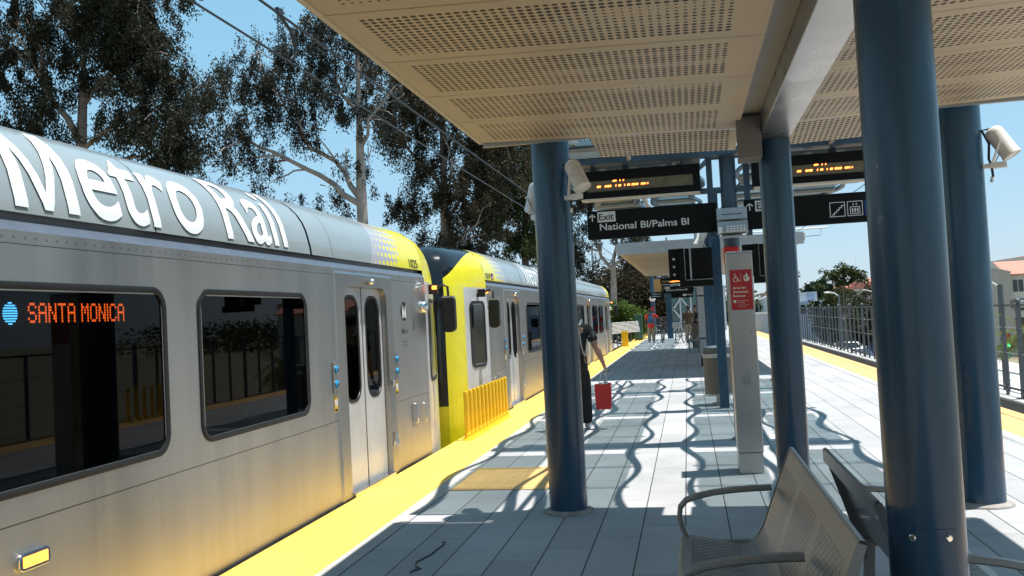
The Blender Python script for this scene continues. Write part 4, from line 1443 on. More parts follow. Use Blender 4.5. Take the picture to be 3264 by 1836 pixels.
def exit_sign(x0, y, label, icons, scale=1.0):
    W, Hh = 1.555 * scale, .352 * scale
    z0 = 2.482
    s = root('exit_sign', label, 'exit sign', (x0 + W / 2, y, z0))
    build(MB().box(x0, x0 + W, y - .05, y, z0, z0 + Hh), 'sign_panel', 'sign', s, bevel=.004)
    yf = y - .0525
    fn = lambda u, v: (x0 + u * scale, yf, z0 + v * scale)
    bx = MB().poly([fn(.127, .208), fn(.346, .208), fn(.346, .334), fn(.127, .334)])
    ep = build(bx, 'exit_plate', 'signwhite', s)
    ar = MB(); arrow_up(ar, fn, .064, .222, .092)
    build(ar, 'arrow', 'signwhite', s)
    f2 = lambda u, v: (x0 + (.145 + u) * scale, yf - .002, z0 + (.231 + v) * scale)
    build(add_text(MB(), "Exit", .082, f2, .014, .182), 'exit_word', 'decal', ep)
    if not icons:
        f3 = lambda u, v: (x0 + (.150 + u) * scale, yf, z0 + (.108 + v) * scale)
        build(add_text(MB(), "National Bl/Palms Bl", .083, f3, .012, 1.07), 'street_names', 'signwhite', s)
    else:
        ic = MB()
        def boxoutline(u0, v0, w, t=.008):
            for a in ((u0, u0 + w, v0, v0 + t), (u0, u0 + w, v0 + w - t, v0 + w)):
                ic.poly([fn(a[0], a[2]), fn(a[1], a[2]), fn(a[1], a[3]), fn(a[0], a[3])])
            for a in ((u0, u0 + t), (u0 + w - t, u0 + w)):
                ic.poly([fn(a[0], v0 + t), fn(a[1], v0 + t), fn(a[1], v0 + w - t), fn(a[0], v0 + w - t)])
        # stairs
        u0, v0, w = .965, .078, .172
        boxoutline(u0, v0, w)
        for k in range(5):
            a, b = u0 + .022 + k * .027, v0 + .022 + k * .0255
            ic.poly([fn(a, b), fn(a + .034, b), fn(a + .034, b + .011), fn(a, b + .011)])
            if k < 4:
                ic.poly([fn(a + .0235, b + .011), fn(a + .034, b + .011), fn(a + .034, b + .0255), fn(a + .0235, b + .0255)])
        # lift
        u0 = 1.16
        boxoutline(u0, v0, w)
        for k in (0, 1):
            c = u0 + .068 + k * .036
            t = [fn(c - .014, v0 + .131), fn(c + .014, v0 + .131), fn(c, v0 + .150)] if k == 0 else [fn(c - .014, v0 + .140), fn(c, v0 + .121), fn(c + .014, v0 + .140)]
            ic.poly(t)
            ic.poly([fn(c - .003, v0 + .121), fn(c + .003, v0 + .121), fn(c + .003, v0 + .15), fn(c - .003, v0 + .15)])
        for a in ((.030, .142, .022, .030), (.030, .142, .102, .110)):
            ic.poly([fn(u0 + a[0], v0 + a[2]), fn(u0 + a[1], v0 + a[2]), fn(u0 + a[1], v0 + a[3]), fn(u0 + a[0], v0 + a[3])])
        for a in ((.030, .038), (.134, .142)):
            ic.poly([fn(u0 + a[0], v0 + .03), fn(u0 + a[1], v0 + .03), fn(u0 + a[1], v0 + .102), fn(u0 + a[0], v0 + .102)])
        for k in range(3):
            c = u0 + .058 + k * .028
            ic.poly([fn(c - .006, v0 + .038), fn(c + .006, v0 + .038), fn(c + .006, v0 + .06), fn(c + .010, v0 + .06), fn(c + .010, v0 + .082), fn(c - .010, v0 + .082), fn(c - .010, v0 + .06), fn(c - .006, v0 + .06)])
            ic.poly([fn(c + .006 * math.cos(t), v0 + .089 + .006 * math.sin(t)) for t in np.linspace(0, 2 * PI, 9)[:-1]])
        build(ic, 'pictograms', 'signwhite', s)
        bl = build(MB().poly([fn(1.355, v0), fn(1.527, v0), fn(1.527, v0 + w), fn(1.355, v0 + w)]), 'access_square', 'signblue', s)
        wc = MB(); wheelchair(wc, lambda u, v: (fn(u, v)[0], yf - .002, fn(u, v)[2]), 1.368, .088, .15)
        build(wc, 'access_symbol', 'signwhite', bl)
    return s


exit_sign(-1.142, 11.08, 'black exit sign reading National Bl/Palms Bl, complete and nearest', False)
exit_sign(.728, 11.08, 'black exit sign with stair and lift pictograms, partly behind the columns', True)

# small far copies past the second canopy
dd = display(-1.36, .22, 49.86, 'tiny distant message board with orange text under the far canopy end', [(.02, [(.62, .14), (.80, .06)]), (.03, [(.50, .3), (.86, .2)]), (.075, [(.62, .1), (.75, .22)])], False)
exit_sign(-1.24, 49.84, 'tiny distant exit sign below the far message board', False, 1.06)
sp_ = root('hanging_sign', 'tiny distant black direction sign lowest of the far sign group', 'sign', (.0, 50.6, 2.35))
build(MB().box(-.9, .35, 50.58, 50.62, 2.22, 2.50), 'sign_panel', 'sign', sp_)
b_ = MB().poly([(-.2, 50.575, 2.31), (.0, 50.575, 2.31), (.0, 50.575, 2.41), (-.2, 50.575, 2.41)])
add_text(b_, "Tickets", .09, lambda u, v: (.04 + u, 50.575, 2.32 + v), .01, .27)
build(b_, 'sign_text', 'signwhite', sp_)
sp2 = root('hanging_sign', 'small far black two-line sign left of the square blue post', 'sign', (-1.7, 53, 2.45))
b_ = MB(); build(MB().box(-2.05, -1.28, 52.98, 53.02, 2.28, 2.62), 'sign_panel', 'sign', sp2)
for z in (2.50, 2.37): add_text(b_, "Platform 1", .06, lambda u, v: (-1.95 + u, 52.975, z + v), .01, .5)
build(b_, 'sign_text', 'signwhite', sp2)
bn = root('banner', 'ochre square banner hanging by the far blue pole', 'banner', (-1.63, 53.4, 3.0))
build(MB().box(-1.83, -1.43, 53.38, 53.42, 2.66, 3.40), 'banner_panel', mat("ochre", (0.50, 0.24, 0.07), .7), bn)
build(MB().bar((-1.9, 53.4, 3.45), (-1.0, 53.4, 3.45), .05, .05), 'banner_arm', 'bluebeam', bn)

# black clock or camera housing behind the near signs
hb = root('hanging_housing', 'black boxed housing with a bolted arm, hanging behind the near exit sign', 'sign housing', (.1, 14.3, 2.2))
b = MB().box(-.245, -.09, 14.26, 14.34, 2.03, 2.52)
pl = build(b, 'bolted_plate', 'sign', hb, bevel=.006)
bb = MB()
for z in (2.12, 2.24, 2.36): bb.lathe([(.02, 0), (.02, .012), (.01, .016)], (-.165, 14.26, z), (0, -1, 0), 12)
build(bb, 'bolt', 'galv', pl, smooth=40)
b = MB().box(-.09, .42, 14.20, 14.40, 1.92, 2.02).box(-.09, -.005, 14.20, 14.40, 2.02, 2.52).box(-.005, .42, 14.30, 14.40, 2.02, 2.52)
build(b, 'box_frame', 'sign', hb, bevel=.005)
b = MB()
for a in ((-.005, .42, 2.022, 2.034), (-.005, .007, 2.034, 2.52), (.075, .10, 2.034, 2.52)):
    b.box(a[0], a[1], 14.285, 14.299, a[2], a[3])
build(b, 'inner_trim', 'galv', hb)
hb2 = copy_tree(hb, loc=(1.22, 14.3, 2.2), label='black boxed housing right of the red alarm box')

# twin louvre floodlight and alarm box on the mast
fl = root('twin_floodlight', 'grey two-tier floodlight clamped on the mast above the steel pylon', 'floodlight', (CX, 11.0, 2.6))
for k, (z, y) in enumerate(((2.66, 10.86), (2.50, 10.82))):
    P = lambda x, yy, zz: (x, y + yy, z + zz)
    hd = MB()
    for xx in (.40, .735):
        pass
    sec = [(-.02, .075), (.05, .085), (.10, .0), (.05, -.075), (-.04, -.06)]
    hd.extrude([(.40, y + a, z + c) for a, c in sec], (.345, 0, 0))
    o = build(hd, 'lamp_head', 'fascia', fl, bevel=.006)
    lv = MB()
    if k == 1:
        for i in range(6):
            for j in range(3):
                lv.box(.50 + i * .038, .525 + i * .038, y - .048 - j * .006, y - .038 - j * .006, z - .05 + j * .026, z - .032 + j * .026)
        lv.box(.405, .45, y - .06, y - .05, z - .06, z + .01)
    else:
        lv.box(.45, .69, y - .034, y - .026, z - .004, z + .004)
    build(lv, 'lens_grille', 'whiteled' if k else 'dark', o)
build(MB().box(.42, .73, 10.78, 10.94, 2.385, 2.405).box(CX - .12, CX + .12, 10.92, 11.0, 2.42, 2.62), 'bracket', 'fascia', fl, bevel=.004)
al = root('alarm_box', 'glossy red fire alarm box on the mast just over the pylon', 'alarm box', (CX - .02, 11.0, 2.2))
build(MB().box(.455, .635, 10.90, 11.02, 2.10, 2.29), 'alarm_body', 'redgloss', al, bevel=.02)
build(MB().box(.49, .60, 10.885, 10.90, 2.13, 2.20).box(.52, .57, 10.875, 10.89, 2.15, 2.17), 'pull_handle', 'chrome', al, bevel=.004)

# ------------------------------------------------------------------ steel pylon with the rescue sign
rp = root('rescue_pylon', 'stainless pylon with a red assisted rescue sign on its face', 'pylon', (.51, 8.97, 0))
b = MB().box(.392, .628, 8.80, 9.14, .20, 2.085)
build(b, 'pylon_body', 'brushed', rp, bevel=.008)
build(MB().box(.398, .622, 8.806, 9.134, 0.0, .197), 'plinth', 'brushed', rp, bevel=.004)
build(MB().box(.388, .632, 8.80, 9.14, 2.086, 2.10), 'cap', 'galv', rp, bevel=.003)
sgn = build(MB().box(.412, .612, 8.794, 8.799, 1.545, 1.925), 'rescue_sign', 'red', rp)
tx = MB(); yf = 8.7925
fn = lambda u, v: (.412 + u, yf, 1.545 + v)
wheelchair(tx, fn, .015, .262, .085)
tx.poly([fn(.098, .268), fn(.1005, .268), fn(.1005, .350), fn(.098, .350)])
fl_o = [(.150, .268), (.170, .270), (.180, .290), (.176, .312), (.168, .300), (.165, .330), (.150, .352), (.148, .332), (.136, .316), (.132, .330), (.124, .306), (.126, .284), (.136, .270)]
tx.poly([fn(u, v) for u, v in fl_o])
for i, (t, w) in enumerate((("Area for", .125), ("Assisted", .135), ("Rescue", .112))):
    add_text(tx, t, .024, lambda u, v: fn(.020 + u, .198 - i * .038 + v), .016, w)
tx.poly([fn(.02, .068), fn(.046, .068), fn(.046, .094), fn(.02, .094)])
for i, (t, w) in enumerate((("Use Intercom", .098), ("for Help", .06))):
    add_text(tx, t, .011, lambda u, v: fn(.060 + u, .082 - i * .02 + v), .006, w)
add_text(tx, "In case of fire", .007, lambda u, v: fn(.060 + u, .042 + v), .004, .10)
add_text(tx, "exit by stairs", .007, lambda u, v: fn(.060 + u, .028 + v), .004, .07)
build(tx, 'sign_text', 'cream', sgn)
build(MB().poly([(.143 + .412 + .008 * math.cos(t), 8.7905, 1.845 + .012 * math.sin(t)) for t in np.linspace(0, 2 * PI, 12)[:-1]]), 'flame_heart', 'red', sgn)
build(MB().lathe([(.008, 0), (.007, .008)], (.585, 8.80, 1.34), (0, -1, 0), 12).lathe([(.004, 0), (.004, .008)], (.612, 8.80, 1.345), (0, -1, 0), 8), 'pylon_key', 'chrome', rp)
dent = MB().lathe([(.048, 0), (.046, .003), (.0, .0035)], (.515, 8.80, .88), (0, -1, 0), 22, cap=False)
build(dent, 'speaker_disc', 'beam', rp, smooth=40)
py = root('info_pylon', 'slim grey pylon with black bands behind the mesh bin', 'pylon', (.37, 25.2, 0))
b = MB().box(.28, .46, 25.1, 25.3, .30, .74).box(.28, .46, 25.1, 25.3, .78, 1.90).box(.28, .46, 25.1, 25.3, 1.94, 2.22)
build(b, 'pylon_body', 'fascia', py)
build(MB().box(.29, .45, 25.11, 25.29, 0, 2.2), 'pylon_core', 'black', py)

# ------------------------------------------------------------------ square posts with white floodlights


def post_proto():
    p = root('lamp_post', '', 'lamp post', (0, 0, 0), 'square blue posts along the platform centre')
    build(MB().box(-.072, .072, -.072, .072, 0, 3.40), 'post', 'blue', p, bevel=.006)
    build(MB().box(-.09, .09, -.09, .09, 0.001, .012), 'base_plate', 'galv', p)
    return p


pp = post_proto()
for i, (x, y, l) in enumerate(((.49, 14.55, 'square blue post standing right beside the mesh bin'), (.47, 18.2, 'square blue post second along the centre line beyond the bin'),
                               (.49, 21.6, 'square blue post at the near end of the far canopy'), (.47, 26.0, 'square blue post third from last under the far canopy'),
                               (.47, 31.0, 'square blue post behind the far bench'), (.47, 37.0, 'farthest square blue post at the end of the far canopy'))):
    if i == 0:
        pp.location = (x, y, 0); pp['label'] = l
    else:
        copy_tree(pp, loc=(x, y, 0), label=l)


def flood_proto():
    f = root('speaker_light', '', 'floodlight', (0, 0, 0), 'white cylindrical floodlights on brackets')
    f.scale = (.80, .80, .80)
    ax = Vector((.50, -.06, -.86)).normalized()
    c = Vector((.17, -.01, .10))
    p0 = c - ax * .16
    h = MB().lathe([(.02, -.006), (.052, .0), (.074, .02), (.082, .05), (.083, .29), (.088, .30), (.088, .315), (.080, .318), (.074, .306), (.0, .304)], p0, ax, 28, cap=False)
    hs = build(h, 'housing', 'whitecast', f, smooth=40)
    s = ax.cross(Vector((0, 0, 1))).normalized()
    br = MB()
    for k in (-1, 1):
        q = c + s * (.092 * k)
        br.bar(q, Vector((.09, 0, -.085)) + s * (.05 * k), .026, .008)
        br.lathe([(.012, 0), (.012, .014)], q, s * k, 10)
    br.box(0.0, .19, -.028, .028, -.125, -.085)
    br.box(.06, .20, -.035, .035, -.132, -.08)
    build(br, 'bracket', 'whitecast', f, bevel=.002)
    cb = MB().tube([p0 + Vector((-.01, 0, .0)), p0 + Vector((-.08, 0, .0)), (.065, -.02, .10), (.055, -.02, -.04), (.075, -.02, -.12), (.08, -.01, -.20), (.06, 0, -.25)], .0115, 8)
    build(cb, 'cable', 'rubber', f, smooth=60)
    build(MB().lathe([(.014, 0), (.014, .05)], (.068, -.005, -.26), (.1, 0, 1), 10), 'cable_gland', 'whitecast', f, smooth=40)
    return f


fp = flood_proto()
LP = [(-.905, 7.185, 2.60, -.62, 'white floodlight on the front of the left column beside the message board'),
      (-1.125, 7.39, 2.50, PI - .85, 'white floodlight poking out left behind the left column'),
      (2.235, 7.31, 2.615, -.35, 'white floodlight at the upper right on the rightmost column'),
      (.41, 14.55, 2.60, PI + .1, 'white floodlight under the exit sign on the post by the bin'),
      (.40, 18.2, 2.46, PI + .1, 'white floodlight second in the receding row of posts'),
      (.41, 21.6, 2.47, PI + .1, 'white floodlight third in the receding row of posts'),
      (.40, 26.0, 2.45, PI + .1, 'white floodlight fourth in the receding row of posts'),
      (.40, 31.0, 2.40, PI + .1, 'white floodlight last in the receding row of posts')]
for i, (x, y, z, r, l) in enumerate(LP):
    if i == 0:
        fp.location = (x, y, z); fp.rotation_euler = (0, 0, r); fp['label'] = l
    else:
        copy_tree(fp, loc=(x, y, z), rotz=r, label=l)

# ------------------------------------------------------------------ mesh bin
bn_ = root('mesh_bin', 'round grey perforated litter bin by the square blue post', 'litter bin', (.44, 15.05, 0))
cx, cy, R = .44, 15.12, .235
n = 48
b = MB()
rows_ = [.17, .78]; P = []; U = []
for z in rows_:
    P.append([(cx + R * math.cos(2 * PI * k / n), cy + R * math.sin(2 * PI * k / n), z) for k in range(n + 1)])
    U.append([(2 * PI * R * k / n, z) for k in range(n + 1)])
b.grid(P, 0, uv=U, punched=1.0)
build(b, 'mesh_body', 'binmesh', bn_, smooth=60)
b = MB().lathe([(R + .004, .77), (R + .012, .775), (R + .012, .83), (R + .004, .835)], (cx, cy, 0), seg=n, cap=False)
b.lathe([(R + .004, .155), (R + .008, .16), (R + .008, .185), (R + .002, .19)], (cx, cy, 0), seg=n)
build(b, 'hoop', 'galv', bn_, smooth=40)
b = MB(); P = []; U = []
for z, r in ((.845, R - .005), (.93, R - .02)):
    P.append([(cx + r * math.cos(2 * PI * k / n), cy + r * math.sin(2 * PI * k / n), z) for k in range(n + 1)])
    U.append([(2 * PI * R * k / n, z) for k in range(n + 1)])
b.grid(P, 0, uv=U, punched=1.0)
build(b, 'lid_band', 'binmesh', bn_, smooth=60)
build(MB().lathe([(R - .02, .93), (R - .05, .95), (.13, .955), (.12, .94)], (cx, cy, 0), seg=n, cap=False), 'lid_rim', 'galv', bn_, smooth=40)
build(MB().lathe([(.205, .19), (.20, .88)], (cx, cy, 0), seg=32), 'liner', 'black', bn_, smooth=40)
build(MB().lathe([(.06, 0.03), (.06, .16)], (cx, cy, 0), seg=20).lathe([(.13, 0.001), (.13, .03)], (cx, cy, 0), seg=24), 'pedestal', 'galv', bn_, smooth=40)

# ------------------------------------------------------------------ yellow bollards between the cars
bp = root('bollard', '', 'bollard', (0, 0, 0), 'row of yellow bollards at the gap between the cars')
build(MB().lathe([(.036, .06), (.034, .62), (.033, .635), (.028, .645)], seg=20), 'tube', 'yellowbol', bp, smooth=40)
build(MB().lathe([(.058, .012), (.054, .03), (.045, .04), (.041, .06), (.041, .10), (.037, .105)], seg=20), 'foot', 'yellowbol', bp, smooth=40)
ft = MB().lathe([(.085, .007), (.085, .014), (.06, .018)], seg=20)
build(ft, 'base_flange', 'yellowbol', bp, smooth=40)
for i in range(12):
    y = 11.62 + i * (14.20 - 11.62) / 11
    l = ['nearest yellow bollard of the row at the gap', 'farthest yellow bollard of the row, beside the second car'][0 if i == 0 else 1] if i in (0, 11) else \
        'yellow bollard %s in the row counted from the near end' % ['', 'second', 'third', 'fourth', 'fifth', 'sixth', 'seventh', 'eighth', 'ninth', 'tenth', 'eleventh'][i]
    if i == 0:
        bp.location = (-2.93, y, 0); bp['label'] = l
    else:
        copy_tree(bp, loc=(-2.93, y, 0), label=l)
yp_ = root('delineator', 'flat yellow marker panel on the platform edge beyond the train', 'marker post', (-2.92, 41.5, 0))
build(MB().box(-3.02, -2.72, 41.45, 41.55, .01, .72), 'panel', 'yellowbol', yp_, bevel=.02)
build(MB().box(-3.03, -2.70, 41.40, 41.60, .006, .05), 'panel_foot', 'yellowbol', yp_, bevel=.01)

# ------------------------------------------------------------------ benches


def bench_proto(label, nseat):
    """perforated steel bench facing -x, seat edge at x=-.10, length nseat*.6 along y from 0"""
    Lb = nseat * .60 + .03
    bt = root('bench', label, 'bench', (0, 0, 0), 'perforated steel benches')
    # side profile of the sheet: front lip, seat dip, curve, back
    prof = [(-.115, .40), (-.118, .43), (-.105, .450), (-.06, .456), (.02, .444), (.10, .430), (.17, .422), (.22, .428), (.262, .452), (.292, .50), (.315, .56), (.345, .64), (.378, .725), (.408, .80), (.436, .872)]
    lens_ = [0]
    for a, c in zip(prof, prof[1:]): lens_.append(lens_[-1] + math.hypot(a[0] - c[0], a[1] - c[1]))
    b = MB()
    ys_ = []
    def emit_band(i0, i1, y0, y1, punch):
        P = [[(prof[i][0], y, prof[i][1]) for y in (y0, y1)] for i in range(i0, i1 + 1)]
        U = [[(lens_[i], y) for y in (y0, y1)] for i in range(i0, i1 + 1)]
        b.grid(P, 0, uv=U, punched=punch)
    for k in range(nseat):
        y0 = k * .6 + .015; y1 = y0 + .6
        m_ = .055
        for (i0, i1, p) in ((0, 3, 0), (3, 5, 1), (5, 6, 1), (6, 9, 0), (9, 11, 1), (11, 13, 1), (13, 14, 0)):
            if p:
                emit_band(i0, i1, y0, y0 + m_, 0); emit_band(i0, i1, y0 + m_, y1 - m_, 1.0); emit_band(i0, i1, y1 - m_, y1, 0)
            else:
                emit_band(i0, i1, y0, y1, 0)
    build(b, 'seat_sheet', 'benchslot', bt, smooth=50)
    # folded rim on the back and end caps
    rim = MB()
    tx_, tz_ = prof[-1]
    rim.grid([[(tx_, y, tz_) for y in (.0, Lb)], [(tx_ + .006, y, tz_ + .008) for y in (0, Lb)], [(tx_ + .020, y, tz_ + .004) for y in (0, Lb)], [(tx_ + .022, y, tz_ - .055) for y in (0, Lb)]])
    for y in (.012, Lb - .012):
        q = [(p[0], p[1]) for p in prof[8:]]
        rim.grid([[(x, y + (.0 if y < .1 else 0), z) for x, z in q], [(x + .05 - .028 * (z - .45) / .42, y, z - .008) for x, z in q]])
        s_ = -1 if y < .1 else 1
        rim.grid([[(x - .004, y, z) for x, z in q], [(x - .004, y + s_ * .012, z) for x, z in q], [(x + .052 - .028 * (z - .45) / .42, y + s_ * .012, z - .008) for x, z in q]])
    build(rim, 'folded_rim', 'benchgrey', bt, smooth=40)
    for y in ((.0125, .55, Lb - .0125) if nseat == 3 else (.0125, Lb - .0125)):
        ar = MB()
        pts = [(-.075, .44), (-.098, .49), (-.112, .545), (-.105, .595), (-.075, .628), (-.02, .648), (.06, .664), (.15, .675), (.25, .682), (.34, .685)]
        W = .052
        P = [[(x, y - W / 2, z), (x, y + W / 2, z)] for x, z in pts]
        # flat bar with thickness
        n_ = len(pts); up = []
        for i, (x, z) in enumerate(pts):
            a = pts[max(0, i - 1)]; c = pts[min(n_ - 1, i + 1)]
            dx, dz = c[0] - a[0], c[1] - a[1]; l = math.hypot(dx, dz)
            up.append((-dz / l * .013, dx / l * .013))
        rings = []
        for (x, z), (nx, nz) in zip(pts, up):
            rings.append([(x - nx, y - W / 2, z - nz), (x + nx, y - W / 2, z + nz), (x + nx, y + W / 2, z + nz), (x - nx, y + W / 2, z - nz)])
        ar.grid(rings, closed=True)
        build(ar, 'armrest', 'benchgrey', bt, smooth=45, bevel=.008)
        lg = MB()
        lg.bar((-.05, y, .43), (-.03, y, .0), .05, .03, up=(0, 1, 0)).bar((.27, y, .45), (.30, y, .0), .05, .03, up=(0, 1, 0))
        lg.bar((-.10, y, .415), (.29, y, .425), .04, .02)
        build(lg, 'leg', 'benchgrey', bt, bevel=.004)
    return bt


b1 = bench_proto('grey perforated bench in the foreground, facing the train', 3)
b1.location = (0.015, 2.80, 0)
b2 = bench_proto('grey perforated bench behind the first, facing the road', 2)
b2.location = (1.058, 4.58, 0); b2.rotation_euler = (0, 0, PI)
copy_tree(b1, loc=(.03, 33.0, 0), label='far grey bench under the second canopy beside the parked bicycle')
tb_ = root('brown_bin', 'brown square bin beside the far bench', 'litter bin', (.30, 36.6, 0))
build(MB().box(.12, .50, 36.4, 36.8, .03, .92), 'bin_body', 'brown', tb_, bevel=.01)
build(MB().box(.10, .52, 36.38, 36.82, .92, .98), 'bin_lid', 'brown', tb_, bevel=.02)

# squiggle of cord on the paving
ck = [(-1.81, 6.29), (-1.785, 6.275), (-1.79, 6.25), (-1.78, 6.21), (-1.79, 6.13), (-1.795, 6.05), (-1.80, 5.94), (-1.82, 5.87), (-1.83, 5.82), (-1.845, 5.77), (-1.83, 5.70), (-1.81, 5.65), (-1.77, 5.61), (-1.80, 5.57), (-1.815, 5.54), (-1.81, 5.515)]
cd = root('cord', 'thin black squiggle of cord on the shaded paving', 'cord', (-1.45, 5.9, 0))
build(MB().tube([(x, y, .007) for x, y in ck], .005, 6), 'cord_line', 'rubber', cd, smooth=60)

# ------------------------------------------------------------------ people


def skin_mesh(chains, sub=2):
    """chains of (x,y,z,r); shared points weld; one connected island per root chain"""
    key = {}; V = []; R = []; E = []; roots = []
    for ch in chains:
        prev = None
        for q in ch:
            k = tuple(round(c, 4) for c in q[:3])
            if k not in key:
                key[k] = len(V); V.append(q[:3]); R.append(q[3] if len(q) == 4 else (q[3], q[4]))
                if prev is None: roots.append(key[k])
            i = key[k]
            if prev is not None and prev != i: E.append((prev, i))
            prev = i
    me = bpy.data.meshes.new("skin"); me.from_pydata(V, E, [])
    ob = bpy.data.objects.new("skin", me); COL.objects.link(ob)
    ob.modifiers.new("s", 'SKIN'); 
    sv = me.skin_vertices[0].data
    for i, r in enumerate(R):
        sv[i].radius = (r, r) if not isinstance(r, tuple) else r
    for i in roots: sv[i].use_root = True
    ob.modifiers["s"].use_smooth_shade = True
    m = ob.modifiers.new("d", 'SUBSURF'); m.levels = sub; m.render_levels = sub
    dg = bpy.context.evaluated_depsgraph_get()
    out = bpy.data.meshes.new_from_object(ob.evaluated_get(dg))
    v = [tuple(x.co) for x in out.vertices]; f = [tuple(p.vertices) for p in out.polygons]
    bpy.data.objects.remove(ob); bpy.data.meshes.remove(me); bpy.data.meshes.remove(out)
    return v, f


def person(label, loc, face, J, skin, top, trou, shoe='shoe', hair='hair', cap=None, sleeve=.62, longtop=0.0, group=None, sub=2, width=1.0):
    """J: joint dictionary in a local frame (person looks along +y, x to its right, z up)"""
    p = root('person', label, 'person', loc, group)
    M = Matrix.Rotation(face, 3, 'Z'); L = Vector(loc)
    W = lambda q: tuple(M @ Vector(q[:3]) + L)
    def wc(chains): return [[(*W(q), *q[3:]) for q in ch] for ch in chains]
    lerp = lambda a, b, t: tuple(a[i] + (b[i] - a[i]) * t for i in range(3))
    hip, ch, nk, hd = J['hip'], J['chest'], J['neck'], J['head']
    chains = []
    waist = lerp(hip, ch, .5)
    tors = [(*hip, .135 * width, .10), (*waist, .125 * width, .095), (*ch, .155 * width, .11), (*nk, .058, .06)]
    hq = [(*nk, .058, .06), (*lerp(nk, hd, .45), .055, .06), (*lerp(nk, hd, .8), .068, .082), (*hd, .076, .094), (hd[0], hd[1], hd[2] + .075, .062, .078)]
    chains += [tors, hq]
    for s in ('r', 'l'):
        sh, el, wr, ha = J['sh' + s], J['el' + s], J['wr' + s], J['ha' + s]
        chains.append([(*ch, .155 * width, .11), (*sh, .062), (*lerp(sh, el, .5), .056), (*el, .047), (*lerp(el, wr, .4), .046), (*wr, .031, .028), (*ha, .040, .021)])
        # five fingers rooted in the palm
        d = Vector(ha) - Vector(wr); d.normalize()
        sd = Vector(J.get('thumb' + s, (0, 1, 0))); sd = (sd - d * sd.dot(d)).normalized(); pn = d.cross(sd)
        curl = J.get('curl' + s, .5) * (1 if s == 'r' else -1)
        for k, (o, ln) in enumerate(((.027, .072), (.009, .080), (-.009, .075), (-.026, .060))):
            a = Vector(ha) + sd * o + d * .012
            b = a + d * (ln * .45) + pn * (curl * .012); c = b + (d * (1 - abs(curl)) + pn * curl).normalized() * (ln * .55)
            chains.append([(*a, .0095), (*b, .0085), (*c, .007)])
        a = Vector(wr) + d * .03 + sd * .022; b = a + (sd + d * .8).normalized() * .035; c = b + (d + sd * .15).normalized() * .030
        chains.append([(*a, .011), (*b, .0095), (*c, .0075)])
        hj, kn, an, to = J['hj' + s], J['kn' + s], J['an' + s], J['to' + s]
        chains.append([(*hip, .135 * width, .10), (*hj, .092), (*lerp(hj, kn, .5), .074), (*kn, .054), (*lerp(kn, an, .35), .052), (*an, .036), (*to, .03)])
    v, f = skin_mesh(wc(chains), sub)
    body = build(MB().add(v, f), 'body', skin, p, smooth=180)
    # face and ears
    fwd = Vector(J.get('look', (0, 1, 0))).normalized(); rt = fwd.cross(Vector((0, 0, 1))).normalized(); H = Vector(hd)
    fc = MB()
    for s in (-1, 1):
        fc.ball(W(H + rt * (.080 * s) - fwd * .005 + Vector((0, 0, -.005))), .022, 8, 6, 0, (.45, .8, 1.3))
    fc.ball(W(H + fwd * .098 + Vector((0, 0, -.02))), .018, 8, 6, 0, (.8, 1, 1.4))
    build(fc, 'ears_and_nose', skin, body, smooth=180)
    ey = MB()
    for s in (-1, 1):
        ey.ball(W(H + rt * (.032 * s) + fwd * .083 + Vector((0, 0, .012))), .012, 8, 6)
    ey.ball(W(H + fwd * .086 + Vector((0, 0, -.062))), .02, 8, 6, 0, (1.1, .4, .25))
    build(ey, 'eyes_and_mouth', 'hair', body, smooth=180)
    # hair or cap
    hr = MB().ball(W(H - fwd * .016 + Vector((0, 0, .03))), .098, 16, 10, 0, (.90, 1.02, .92))
    build(hr, 'hair' if not cap else 'cap', cap or hair, p, smooth=180)
    if cap:
        bq = MB(); 
        build(MB().ball(W(H + fwd * .10 + Vector((0, 0, .045))), .07, 14, 6, 0, (.95, 1.0, .14)), 'cap_brim', cap, p, smooth=180)
        build(MB().ball(W(H - fwd * .022 + Vector((0, 0, -.01))), .088, 12, 8, 0, (.9, .95, .8)), 'hair', hair, p, smooth=180)
    # shirt with sleeves
    low = (hip[0], hip[1], hip[2] - .04 - longtop)
    tc = [[(low[0], low[1], low[2] - .05, .170 * width, .13), (*low, .172 * width, .13), (hip[0], hip[1], hip[2] + .06, .160 * width, .125), (*waist, .148 * width, .118), (*ch, .172 * width, .128), (*lerp(ch, nk, .72), .085, .08)]]
    for s in ('r', 'l'):
        sh, el = J['sh' + s], J['el' + s]
        tc.append([(*ch, .172 * width, .128), (*sh, .078), (*lerp(sh, el, .5 * sleeve + .2), .074), (*lerp(sh, el, sleeve + .12), .078)])
    v, f = skin_mesh(wc(tc), sub)
    build(MB().add(v, f), 'shirt', top, p, smooth=180)
    lc = [[(hip[0], hip[1], hip[2] + .06, .140 * width, .105), (*hip, .150 * width, .115)]]
    for s in ('r', 'l'):
        hj, kn, an = J['hj' + s], J['kn' + s], J['an' + s]
        lc.append([(*hip, .150 * width, .115), (*hj, .115), (*lerp(hj, kn, .55), .108), (*kn, .096), (*lerp(kn, an, .6), .090), (an[0], an[1], an[2] - .02, .088)])
    v, f = skin_mesh(wc(lc), sub)
    build(MB().add(v, f), 'trousers', trou, p, smooth=180)
    for s in ('r', 'l'):
        an, to = J['an' + s], J['to' + s]
        sc = [[(an[0], an[1] - .035, an[2] - .035, .042), (*lerp(an, to, .5)[:2], an[2] - .042, .043), (to[0], to[1] + .03, an[2] - .052, .036)]]
        v, f = skin_mesh(wc(sc), sub)
        build(MB().add(v, f), 'shoe', shoe, p, smooth=180)
    return p, W


